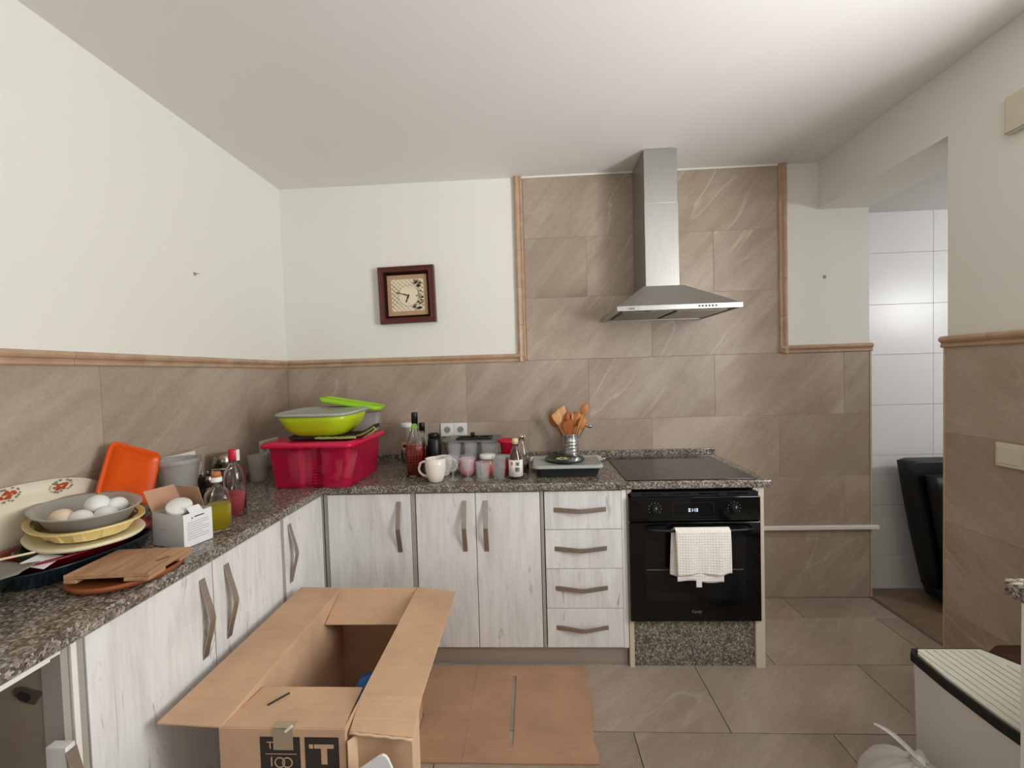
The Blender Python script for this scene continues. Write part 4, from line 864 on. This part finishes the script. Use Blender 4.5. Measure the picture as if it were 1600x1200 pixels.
# oil bottle
ob = thing('oil_bottle', 'square glass bottle half full of yellow oil with white pourer', 'bottle', (0.405, -1.125, WT+0.001), (0, 0, R_(44)))
w = 0.076
def sq(a, z, r=0.018): return rrect(a, a, min(r, a/2-0.001), z, 5)
b = B(); loft(b, [sq(w, 0), sq(w, 0.112), sq(w*0.92, 0.130, 0.028), sq(w*0.66, 0.142, 0.024), sq(0.030, 0.150, 0.014), sq(0.028, 0.172, 0.0135), sq(0.022, 0.172, 0.0105), sq(0.024, 0.150, 0.0115), sq(w*0.6, 0.139, 0.02), sq(w*0.86, 0.127, 0.025), sq(w*0.94, 0.111), sq(w*0.94, 0.006)]); obj('glass', b, M['glass'], ob)
b = B(); loft(b, [sq(w*0.93, 0.007, 0.017), sq(w*0.93, 0.088, 0.017)]); obj('oil', b, M['oil'], ob)
b = B(); lathe(b, [(0.0165, 0.166), (0.0175, 0.170), (0.0165, 0.183), (0.0, 0.184)], 20); obj('pourer', b, M['white'], ob)
b = B(); lathe(b, [(0.0145, 0.184), (0.015, 0.196), (0.012, 0.202), (0, 0.203)], 20); obj('stopper', b, M['cork'], ob)
pb = thing('rose_bottle', 'clear round bottle with rose liquid and crimson cap beside the oil', 'bottle', (0.365, -0.985, WT+0.001))
b = B(); lathe(b, [(0.033, 0), (0.037, 0.004), (0.037, 0.145), (0.032, 0.175), (0.017, 0.200), (0.0145, 0.225), (0.012, 0.225), (0.014, 0.198), (0.028, 0.173), (0.034, 0.144), (0.034, 0.006), (0, 0.005)], 32); obj('glass', b, M['glass'], pb)
b = B(); lathe(b, [(0.0335, 0.0065), (0.0335, 0.092), (0, 0.092)], 32); obj('liquid', b, M['pinkliq'], pb)
b = B(); lathe(b, [(0.0165, 0.215), (0.018, 0.219), (0.0165, 0.235), (0.018, 0.252), (0.0165, 0.256), (0, 0.257)], 24); obj('cap', b, M['redcap'], pb)
b = B(); box(b, 0.0165, 0.019, -0.008, 0.008, 0.212, 0.254); obj('cap_seal', b, M['label'], pb)
b = B(); rnd = random.Random(9)
for k in range(46):
    a = rnd.uniform(0, 2*PI); z = rnd.uniform(0.02, 0.14); m_ = Matrix.Translation((0.0372*math.cos(a), 0.0372*math.sin(a), z)); box(b, -0.0012, 0.0012, -0.0012, 0.0012, -0.0012, 0.0012, m_)
obj('embossed_dots', b, M['glass'], pb)
# white carton with text and lidded tub inside
bx = thing('small_carton', 'small open white cardboard box with printed text beside the cutting board', 'carton', (0.295, -1.262, WT+0.001), (0, 0, R_(-14)))
W, D, Hh = 0.135, 0.092, 0.105
b = B()
for a in ((0, W, 0, 0.0012), (0, W, D-0.0012, D), (0, 0.0012, 0, D), (W-0.0012, W, 0, D)): box(b, a[0], a[1], a[2], a[3], 0, Hh)
box(b, 0, W, 0, D, 0, 0.0012); obj('body', b, M['paper'], bx)
b = B(); prism(b, [(0, Hh), (0.0012, Hh), (-0.035, Hh+0.066), (-0.036, Hh+0.065)], 0.0, D); obj('flap', b, M['paperback'], bx)
b = B(); m_ = Matrix.Translation((0, D, Hh)) @ Matrix.Rotation(R_(14), 4, 'X'); box(b, 0.002, W*0.75, 0, 0.0012, 0, 0.070, m_); obj('flap', b, M['paperback'], bx)
b = B(); prism(b, [(W, Hh), (W+0.0012, Hh), (W-0.016, Hh+0.017), (W-0.017, Hh+0.016)], 0.022, 0.062); obj('tuck_tab', b, M['paper'], bx)
b = B()
for k in range(8): box(b, W, W+0.0004, 0.012, 0.080-(0.02 if k % 3 == 2 else 0), 0.022+0.0075*k, 0.0242+0.0075*k)
obj('text_lines', b, M['greytext'], bx)
b = B(); box(b, W, W+0.0005, 0.035, 0.066, 0.089, 0.0925); box(b, W, W+0.0005, 0.026, 0.030, 0.086, 0.090); obj('heading', b, M['ink'], bx)
b = B(); box(b, 0.03, 0.07, -0.0004, 0, 0.054, 0.0555); obj('text_lines', b, M['greytext'], bx)
tb = thing('lidded_tub', 'round tub with white lid sticking out of the small white carton', 'tub', (0.348, -1.216, WT+0.046), (R_(24), R_(22), 0))
b = B(); lathe(b, [(0.028, 0), (0.030, 0.003), (0.031, 0.082), (0, 0.082)], 32); obj('tub', b, M['greydish'], tb)
b = B(); lathe(b, [(0.0335, 0.080), (0.0345, 0.083), (0.0345, 0.094), (0.032, 0.097), (0, 0.097)], 36); obj('lid', b, M['white'], tb)
# cutting board on round plate
rp = thing('round_board', 'round reddish-brown wooden board under the cutting board', 'board', (0.405, -1.450, WT+0.001))
b = B(); lathe(b, [(0.10, 0), (0.115, 0.004), (0.122, 0.012), (0.121, 0.018), (0.117, 0.019), (0.113, 0.016), (0, 0.016)], 56); obj('board', b, M['boardb'], rp)
kb = thing('cutting_board', 'rectangular bamboo cutting board with notched feet, tilted on the round board', 'board', (0.428, -1.462, 0.9075), (R_(-1.5), R_(2), R_(9)))
b = B(); PW, PD = 0.196, 0.165
b2 = B(); box(b2, -PW/2, PW/2, -PD/2, PD/2, 0.010, 0.022)
box(b2, -PW/2, -PW/2+0.03, -PD/2, PD/2, 0, 0.010); box(b2, PW/2-0.06, PW/2, -PD/2, -PD/2+0.06, 0, 0.010); box(b2, PW/2-0.05, PW/2, PD/2-0.05, PD/2, 0, 0.010); b.free()
obj('board', b2, M['boardw'], kb, 0.002)
b = B(); loft(b, [rrect(0.036, 0.012, 0.006, 0.0222, 4), rrect(0.036, 0.012, 0.006, 0.0226, 4)], smooth=False); obj('grip_hole', b, M['boardb'], kb, loc=(0.075, 0.0, 0), rot=(0, 0, R_(70)))
# roasting tray, red dish, lid, yellow dish, grey dish, eggs
def dish(name, label, cat, loc, rz, rings, m, part='dish', p=2.0, extra=None):
    t = thing(name, label, cat, loc, (0, 0, rz)); b = B(); loft(b, [oval(a, c, z, 56, p) for a, c, z in rings]); obj(part, b, m, t); return t
SX, SY = 0.188, -1.385
dish('roasting_tray', 'large dark teal enamel oval tray at the bottom of the dish stack', 'tray', (0.182, -1.385, WT+0.001), R_(-8), [(0.096, 0.148, 0), (0.104, 0.156, 0.003), (0.117, 0.171, 0.040), (0.123, 0.178, 0.043), (0.123, 0.178, 0.047), (0.112, 0.166, 0.045), (0.084, 0.13, 0.006)], M['teal'], p=2.6)
dish('oval_dish', 'dark red glazed oval dish resting in the teal tray', 'dish', (0.170, -1.378, WT+0.0085), R_(-6), [(0.062, 0.11, 0), (0.070, 0.118, 0.003), (0.108, 0.160, 0.052), (0.128, 0.186, 0.056), (0.128, 0.186, 0.060), (0.106, 0.158, 0.058), (0.066, 0.115, 0.006)], M['dkred'], p=2.4)
dish('glass_dish', 'dark green glass dish nested under the cream lid', 'dish', (0.170, -1.372, WT+0.016), R_(-6), [(0.055, 0.09, 0), (0.062, 0.10, 0.003), (0.092, 0.135, 0.060), (0.088, 0.131, 0.062), (0.058, 0.095, 0.006)], M['dkgreen'])
RZ = R_(-30)
dish('container_lid', 'cream plastic lid with rolled rim below the yellow tray', 'lid', (0.183, -1.360, WT+0.0795), RZ, [(0.15, 0.09, 0), (0.186, 0.118, 0.002), (0.191, 0.122, 0.008), (0.186, 0.118, 0.013), (0.165, 0.10, 0.009), (0.05, 0.03, 0.008)], M['creamlid'], 'lid', 2.4)
yt = thing('yellow_tray', 'pale yellow ribbed plastic tray under the grey egg dish', 'tray', (0.184, -1.358, WT+0.0935), (0, 0, RZ))
b = B(); rings = []
for (a, c, z, rib) in ((0.145, 0.083, 0, 0), (0.152, 0.090, 0.003, 1), (0.168, 0.105, 0.030, 1), (0.172, 0.108, 0.032, 0), (0.186, 0.121, 0.033, 0), (0.186, 0.121, 0.038, 0), (0.170, 0.106, 0.036, 0), (0.148, 0.086, 0.005, 0)):
    P = oval(a, c, z, 96, 2.4); rings.append([(x*(1-0.05*rib*(1 if (i//4) % 2 else 0)), y*(1-0.06*rib*(1 if (i//4) % 2 else 0)), zz) for i, (x, y, zz) in enumerate(P)])
loft(b, rings, smooth=False); obj('tray', b, M['yellow'], yt)
eg = thing('oval_dish', 'grey metal oval dish holding the eggs, top of the stack', 'dish', (0.184, -1.356, WT+0.1005), (0, 0, RZ))
b = B(); loft(b, [oval(a, c, z, 56, 2.3) for a, c, z in ((0.132, 0.070, 0), (0.140, 0.077, 0.003), (0.170, 0.102, 0.056), (0.184, 0.115, 0.062), (0.184, 0.115, 0.066), (0.166, 0.100, 0.060), (0.135, 0.073, 0.006))]); obj('dish', b, M['greydish'], eg)
EZ = WT+0.1005+0.008
def egg(label, x, y, z, rot, s, m):
    b = B(); n = 16; prof = []
    for i in range(n+1):
        a = PI*i/n; zz = -math.cos(a); r = math.sin(a)*(1-0.16*zz); prof.append((r*0.0225*s, zz*0.0295*s))
    lathe(b, prof, 28); tag(obj('egg', b, m, None, loc=(x, y, z), rot=rot), label, 'egg')
egg('cream-tinted egg, leftmost in the grey dish', 0.170, -1.408, EZ+0.032, (R_(90), 0, R_(60)), 1.19, M['egg2'])
egg('white egg next to the cream one, low in the dish', 0.222, -1.402, EZ+0.027, (R_(90), 0, R_(70)), 1.19, M['egg'])
egg('large white egg sitting highest in the grey dish', 0.208, -1.345, EZ+0.050, (R_(90), R_(0), R_(50)), 1.30, M['egg'])
egg('white egg in front of the rightmost one', 0.262, -1.370, EZ+0.028, (R_(90), 0, R_(60)), 1.19, M['egg'])
egg('rightmost white egg beside the orange lid', 0.238, -1.318, EZ+0.040, (R_(80), 0, R_(30)), 1.13, M['egg'])
# platter leaning on the left wall
pl = thing('platter', 'large cream china platter with rust flower prints leaning on the left wall', 'platter', (0.034, -1.44, WT+0.001), (0, R_(-7), 0))
b = B(); n = 64
def ov(ay, az, x): 
    P = []
    for i in range(n):
        t_ = 2*PI*i/n; co, si = math.cos(t_), math.sin(t_); P.append((x, ay*math.copysign(abs(co)**(2/2.7), co), 0.118+az*math.copysign(abs(si)**(2/2.7), si)))
    return P
loft(b, [ov(0.20, 0.06, -0.002), ov(0.215, 0.078, 0.001), ov(0.285, 0.117, 0.018), ov(0.287, 0.118, 0.021), ov(0.21, 0.076, 0.006), ov(0.19, 0.055, 0.003)]); obj('platter', b, M['platter'], pl)
rnd = random.Random(3)
for cy, cz in ((0.020, 0.212), (0.155, 0.203), (-0.12, 0.205)):
    for mtn, k, rr, ms in (('ornG', 16, 0.026, 0.0045), ('ornR', 14, 0.016, 0.006)):
        b = B()
        for i in range(k):
            a = 2*PI*i/k+rnd.random()*0.3; r = rr*rnd.uniform(0.35, 1.0) if mtn == 'ornR' else rr*rnd.uniform(0.8, 1.05); s = ms*rnd.uniform(0.6, 1.1)
            y, z = cy+1.25*r*math.cos(a), cz+0.75*r*math.sin(a)
            q = min(1.0, max(0.0, ((abs(y)/0.287)**2.7+(abs(z-0.118)/0.118)**2.7)**(1/2.7)))
            if q > 0.965: continue
            x = 0.0075+(q-0.66)/(1-0.66)*0.015 if q > 0.66 else 0.0075
            P = [(x+0.0012, y+s*math.cos(v_)*(1+0.3*math.sin(3*v_+i)), z+s*0.7*math.sin(v_)) for v_ in [2*PI*j/8 for j in range(8)]]
            if all(True for p in P): b.faces.new([b.verts.new(p) for p in P])
        obj('flower_print', b, M[mtn], pl)
# orange lid leaning on wall
ol = thing('orange_lid', 'bright orange plastic container lid propped upright behind the eggs', 'lid', (0.100, -1.155, WT+0.085), (0, R_(0), 0))
U = Vector((0.02, 0.183, -0.088)).normalized(); V_ = Vector((-0.13, 0.52, 0.88)); V_ = (V_-U*V_.dot(U)).normalized(); N_ = U.cross(V_)
ol.matrix_world = Matrix(((U.x, V_.x, N_.x, 0.072), (U.y, V_.y, N_.y, -1.112), (U.z, V_.z, N_.z, 1.082), (0, 0, 0, 1)))
b = B(); loft(b, [rrect(0.185, 0.190, 0.025, 0.0), rrect(0.192, 0.197, 0.027, 0.003), rrect(0.192, 0.197, 0.027, 0.010), rrect(0.184, 0.189, 0.025, 0.012), rrect(0.168, 0.173, 0.022, 0.012), rrect(0.160, 0.165, 0.02, 0.006), rrect(0.08, 0.08, 0.02, 0.0055)]); obj('lid', b, M['orange'], ol)
# thin film, paper and stick on the near left
pf = thing('plastic_sheet', 'crumpled grey film lying over the near end of the teal tray', 'wrapper', (0.130, -1.60, WT+0.068))
b = B(); n = 14; rnd = random.Random(5); V = []
for j in range(n+1):
    V.append([b.verts.new((-0.11+0.24*i/n+0.01*rnd.random(), -0.11+0.17*j/n, 0.010*math.sin(i*0.9+j*0.5)*0.5+0.004*rnd.random()+0.008*j/n)) for i in range(n+1)])
for j in range(n):
    for i in range(n): f = b.faces.new((V[j][i], V[j][i+1], V[j+1][i+1], V[j+1][i])); f.smooth = True
o = obj('film', b, M['ggrey'], pf); md = o.modifiers.new('thick', 'SOLIDIFY'); md.thickness = 0.001
b = B(); prism(b, [(-0.03, -0.02), (0.035, -0.012), (0.02, 0.045), (-0.03, 0.03)], 0, 0.0012, 'z'); tag(obj('paper_tag', b, M['paper'], None, loc=(0.235, -1.525, WT+0.066), rot=(R_(6), R_(14), 0)), 'white scrap of paper lying on the teal tray rim', 'paper')
b = B(); tube(b, [(-0.09, -0.09, 0), (0.09, 0.07, 0.006)], 0.003, 6); tag(obj('chopstick', b, M['stick'], None, loc=(0.15, -1.60, WT+0.092)), 'pale wooden stick lying over the grey film', 'stick')

# ================================================================ CARDBOARD BOX
X0, X1, Y0, Y1, ZR = 0.715, 1.037, -1.546, -0.882, 0.540
cbx = thing('cardboard_box', 'big open cardboard box on the floor in the foreground', 'box', (X0, Y0, 0.0))
W, D, T = X1-X0, Y1-Y0, 0.005
b = B(); box(b, 0, W, 0, T, 0, ZR); box(b, 0, W, D-T, D, 0, ZR); box(b, 0, T, T, D-T, 0, ZR); box(b, W-T, W, T, D-T, 0, ZR); box(b, T, W-T, T, D-T, 0, T); obj('body', b, M['card'], cbx, 0.001)
def flap(pts, th=0.0045, name='flap', m='card'):
    b = B(); P = [Vector(p) for p in pts]; nrm = (P[1]-P[0]).cross(P[2]-P[1]).normalized()
    A = [b.verts.new(p) for p in P]; Q = [b.verts.new(p-nrm*th) for p in P]; k = len(P)
    b.faces.new(A); b.faces.new(Q[::-1])
    for i in range(k): b.faces.new((A[i], Q[i], Q[(i+1) % k], A[(i+1) % k]))
    return obj(name, b, M[m], cbx, 0.001)
flap([(0.004, 0.0, ZR+0.004), (0.004, D, ZR+0.004), (-0.168, D+0.002, ZR+0.006), (-0.172, 0.012, ZR+0.002)])
# right flap with crushed near end
flap([(W-0.003, 0.10, ZR+0.004), (W+0.165, 0.105, ZR+0.004), (W+0.160, D-0.03, ZR+0.002), (W-0.003, D, ZR+0.004)])
flap([(W+0.006, 0.012, ZR-0.014), (W+0.168, 0.002, ZR-0.020), (W+0.165, 0.105, ZR+0.004), (W-0.003, 0.10, ZR+0.004)])
b = B(); tube(b, [(W+0.006+0.162*i/12, 0.010-0.010*i/12+0.0015*math.sin(i*2.1), ZR-0.018-0.006*i/12) for i in range(13)], 0.0035, 6); obj('torn_edge', b, M['cardedge'], cbx)
b = B(); box(b, 0, 0.148, 0, 0.005, 0, 0.50); o = obj('side_strip', b, M['card'], cbx, 0.001, loc=(W+0.014, 0.014, 0.014))
b = B(); m_ = Matrix.Translation((W+0.006, -0.004, 0.012)) @ Matrix.Rotation(R_(52), 4, 'Z'); box(b, 0, 0.03, -0.003, 0.0, 0, 0.502, m_); obj('side_strip', b, M['cardedge'], cbx)
b = B(); box(b, W+0.148, W+0.158, 0.019, 0.09, 0.02, 0.51); obj('corrugated_edge', b, M['cardedge'], cbx)
# near flap folded in, far flap folded in and down
flap([(0.002, 0.002, ZR+0.003), (W-0.004, 0.002, ZR+0.003), (W-0.022, 0.160, ZR-0.018), (0.010, 0.158, ZR-0.016)])
flap([(0.004, D-0.002, ZR+0.002), (0.009, D-0.150, ZR-0.060), (W-0.02, D-0.150, ZR-0.060), (W-0.004, D-0.002, ZR+0.002)][::-1], name='flap')
b = B(); m_ = Matrix.Translation((0.075, 0.078, ZR-0.0025)) @ Matrix.Rotation(R_(50), 4, 'Z'); box(b, 0, 0.055, -0.0012, 0.0012, -0.004, 0.0, m_); obj('tear', b, M['ink'], cbx)
# prints on the near face
for x0, x1 in ((0.105, 0.207), (0.219, 0.305)):
    b = B(); box(b, x0, x1, -0.0006, 0, 0.408, 0.520); pr = obj('printed_square', b, M['ink'], cbx)
text('T', 0.026, M['card'], cbx, (0.131, -0.0009, 0.498), FRONT, 'lettering', 0.0003, sx=1.2)
b = B(); box(b, 0.119, 0.198, -0.0011, -0.0006, 0.476, 0.4775); obj('printed_line', b, M['card'], cbx)
text('1', 0.034, M['card'], cbx, (0.133, -0.0009, 0.456), FRONT, 'lettering', 0.0003)
for cx in (0.154, 0.173):
    b = B(); rr_ = []
    for r1, y in ((0.0135, -0.0011), (0.0108, -0.0011), (0.0108, -0.0006), (0.0135, -0.0006)): rr_.append([(cx+r1*math.cos(a), y, 0.455+r1*math.sin(a)) for a in [2*PI*i/28 for i in range(28)]])
    loft(b, rr_, closed=True, smooth=False); obj('lettering', b, M['card'], cbx)
b = B(); box(b, 0.243, 0.292, -0.0011, -0.0006, 0.492, 0.502); box(b, 0.260, 0.275, -0.0011, -0.0006, 0.452, 0.492); box(b, 0.230, 0.240, -0.0011, -0.0006, 0.492, 0.502); obj('lettering', b, M['card'], cbx)
b = B(); box(b, 0.140, 0.190, -0.002, -0.0012, 0.488, ZR+0.002); box(b, 0.140, 0.190, -0.002, 0.02, ZR+0.0032, ZR+0.0040); obj('tape', b, M['tape'], cbx)
b = B(); m_ = Matrix.Translation((0.178, -0.002, 0.538)) @ Matrix.Rotation(R_(-40), 4, 'Y'); box(b, 0, 0.024, -0.008, -0.006, 0, 0.006, m_); obj('tape_curl', b, M['label'], cbx)
# things in the box
bj = thing('blue_container', 'blue rounded plastic container peeking out inside the cardboard box', 'container', (0.968, -1.235, 0.006))
b = B(); lathe(b, [(0.045, 0), (0.048, 0.005), (0.048, 0.36), (0.044, 0.40), (0.03, 0.425), (0.0, 0.435)], 32); obj('body', b, M['blue'], bj)
dk = thing('dark_bottle', 'dark green bottle in the gap beside the right box flap', 'bottle', (0.985, -1.43, 0.006))
b = B(); lathe(b, [(0.032, 0), (0.034, 0.004), (0.034, 0.30), (0.014, 0.36), (0.013, 0.42), (0, 0.422)], 24); obj('body', b, M['dkplant'], dk)
b = B(); box(b, -0.002, 0.002, -0.012, 0.012, 0.422, 0.424); obj('cap_mark', b, M['label'], dk)
# white board tip in front
wb = thing('white_plastic_board', 'white plastic corner sticking up at the bottom edge before the box', 'board', (1.112, -1.58, 0.034))
b = B(); P = []
outline = [(-0.02, 0.0), (0.07, 0.0), (0.055, 0.44)]+[(0.026+0.014*math.cos(a)+0.0, 0.478+0.012*math.sin(a)) for a in [R_(20+22*i) for i in range(6)]]+[(-0.045, 0.435)]
outline = [(-0.10, -0.034), (0.10, -0.034), (0.062, 0.43), (0.046, 0.470), (0.040, 0.478), (0.032, 0.481), (0.022, 0.477), (-0.065, 0.418)]
prism(b, outline, -0.006, 0.0); obj('board', b, M['paper'], wb, 0.002)

# ================================================================ CARDBOARD SHEET
cs = thing('cardboard_sheet', 'flat creased cardboard sheet with a long slot lying on the floor tiles', 'cardboard', (0, 0, 0.0008))
b = B(); TH = 0.0045; y0, y1 = -1.080, -0.588
P = [(1.040, 0), (1.397, 0), (1.397, TH), (1.236, TH), (1.232, TH+0.001), (1.229, TH-0.0012), (1.226, TH+0.001), (1.222, TH), (1.040, TH)]
prism(b, P, y0, y1)
prism(b, [(1.04, -0.87), (1.04, y1), (0.97, y1), (1.01, -0.87)], 0, TH, 'z')
box(b, 1.397, 1.415, y0, -1.012, 0, TH); box(b, 1.397, 1.415, -0.655, y1, 0, TH)
prism(b, [(1.415, y0), (1.726, y0+0.002), (1.730, -1.04), (1.718, -0.985), (1.727, -0.92), (1.738, -0.88), (1.741, -0.78), (1.733, -0.72), (1.737, -0.65), (1.728, y1), (1.415, y1)], 0, TH, 'z')
obj('sheet', b, M['card2'], cs)

# ================================================================ RIGHT SIDE
pc = thing('side_counter', 'granite-topped white counter at the right edge of the frame', 'counter', (2.60, -1.585, 0))
b = B(); prism(b, [(-0.045, -1.5), (0.61, -1.5), (0.61, 0.058), (-0.002, 0.058), (-0.014, 0.046)], 0.865, 0.900, 'z'); obj('slab', b, M['granite'], pc, 0.005, 2)
b = B(); box(b, -0.008, 0.61, -1.5, 0.02, 0.0, 0.865); obj('carcass', b, M['edgeW'], pc, 0.002)
sx, sy = 2.745, -1.48
st = thing('step_stool', 'white plastic stool with ribbed grey-white top and black rim', 'stool', (2.745, -1.105, 0))
def top(z, ins):   # outline of the seat, x to the right, y towards the viewer
    P = []
    L, Wd = 0.40-ins, 0.24-ins
    pts = [(ins, -ins-0.02), (ins+0.02, -ins), (Wd, -ins), (0.285-ins, -0.09), (0.285-ins, -L+0.02), (0.265-ins, -L), (ins+0.02, -L), (ins-0.004, -L+0.03), (ins-0.012, -L*0.7), (ins-0.012, -L*0.35)]
    return [(x, y, z) for x, y in pts]
b = B(); loft(b, [top(0.0, 0.012), top(0.415, 0.006)], smooth=False); obj('body', b, M['bin'], st, 0.004)
b = B(); loft(b, [top(0.416, 0.0), top(0.446, 0.0), top(0.446, 0.008), top(0.44, 0.012)], smooth=False); obj('rim', b, M['rim'], st, 0.003)
b = B(); loft(b, [top(0.4405, 0.012), top(0.451, 0.012)], smooth=False); obj('top_pad', b, M['rib'], st, 0.002)
for k in range(9):
    x = 0.03+0.0255*k; b = B(); m_ = Matrix.Translation((x, -0.02 if x < 0.22 else -0.09, 0.451)); box(b, -0.0095, 0.0095, -0.36 if x < 0.22 else -0.29, 0.0, 0, 0.003, m_); obj('rib', b, M['rib'], st, 0.0025, 3)
bk = thing('brown_bundle', 'dark brown object behind the white stool against the right wall', 'bundle', (3.13, -1.16, 0))
b = B(); loft(b, [rrect(0.15, 0.15, 0.03, 0.0), rrect(0.16, 0.17, 0.04, 0.2), rrect(0.17, 0.22, 0.04, 0.40), rrect(0.15, 0.20, 0.04, 0.425), rrect(0.10, 0.12, 0.03, 0.430)]); obj('body', b, M['brownth'], bk)
# knotted white bag
bg = thing('plastic_bag', 'knotted white plastic bag on the floor before the stool', 'bag', (2.605, -1.31, 0.0))
b = B(); rnd = random.Random(12); rings = []; n = 72
ph = [rnd.uniform(0, 6) for _ in range(6)]
for k in range(15):
    s = k/14; z = 0.245*s+0.001; r = 0.118*math.sin(PI*(0.30+0.66*s))**0.75 if s < 1 else 0.014
    r = max(r, 0.014)
    rings.append([((r*(1+0.05*math.sin(5*a+ph[0]+4*s)+0.05*math.sin(9*a+ph[1]-3*s)*s+0.07*math.sin(14*a+ph[2])*s*s))*math.cos(a)*0.95, (r*(1+0.05*math.sin(4*a+ph[3])+0.07*math.sin(13*a+ph[4])*s*s))*math.sin(a)*1.45, z+0.006*math.sin(7*a+ph[5])*s*(1-s)*4*(s > 0)) for a in [2*PI*i/n for i in range(n)]])
loft(b, rings); obj('sack', b, M['bag'], bg)
b = B(); lathe(b, [(0.012, 0.244), (0.018, 0.252), (0.014, 0.262), (0.006, 0.266)], 14); obj('knot', b, M['bag'], bg)
for dx, dy, dz, w_ in ((-0.085, 0.05, 0.060, 0.020), (0.075, -0.03, -0.03, 0.020), (0.05, 0.05, -0.02, 0.024)):
    b = B(); L = []
    for i in range(9):
        s = i/8; wv = w_*(1-0.75*s)*(0.45+1.2*s*(1-s)+0.4); c = Vector((dx*s, dy*s, 0.258+dz*math.sin(PI*0.5*s))); px = Vector((-dy, dx, 0)).normalized()*wv
        L.append([tuple(c-px), tuple(c+px), tuple(c+px*0.9+Vector((0, 0, 0.002))), tuple(c-px*0.9+Vector((0, 0, 0.002)))])
    loft(b, L); obj('tie_end', b, M['bag'], bg)
# black padded thing in the passage
bl = thing('folded_chair', 'black leatherette folded recliner standing in the passage', 'chair', (3.87, -0.03, 0.0))
b = B(); rings = []
for i in range(11):
    s = i/10; z = 0.10+0.72*s; xo = -0.02-0.12*s; w_ = 0.20; d_ = 0.05+0.01*math.sin(PI*s)
    rings.append([(x+xo+0.13, y-0.02+0.02*s, z) for x, y, _ in rrect(2*w_, 2*d_, 0.035, 0)])
rings.append([(x*0.9+0.02, y, z+0.012) for x, y, z in rings[-1]])
loft(b, rings); obj('back_pad', b, M['leather'], bl)
b = B(); rings = []
for i in range(11):
    s = i/10; z = 0.06+0.70*s; xo = 0.02-0.11*s; w_ = 0.185
    rings.append([(x+xo+0.12, y-0.115+0.015*s, z) for x, y, _ in rrect(2*w_, 0.07, 0.03, 0)])
loft(b, rings); obj('seat_pad', b, M['leather'], bl)
for q in (0, 1):
    b = B(); tube(b, [(-0.055-0.02+0.055*q+0.155*(1-s)*1.0, -0.135-0.012*0-0.02+0.02*s, 0.15+0.62*s) for s in (0, 0.25, 0.5, 0.75, 1.0)], 0.004, 6); obj('seam', b, M['leather'], bl)
b = B(); loft(b, [rrect(0.30, 0.22, 0.04, 0.0, cx=0.16, cy=-0.06), rrect(0.40, 0.24, 0.05, 0.03, cx=0.15, cy=-0.06), rrect(0.42, 0.24, 0.05, 0.10, cx=0.14, cy=-0.06), rrect(0.34, 0.2, 0.05, 0.13, cx=0.15, cy=-0.06)]); obj('base', b, M['leather'], bl)
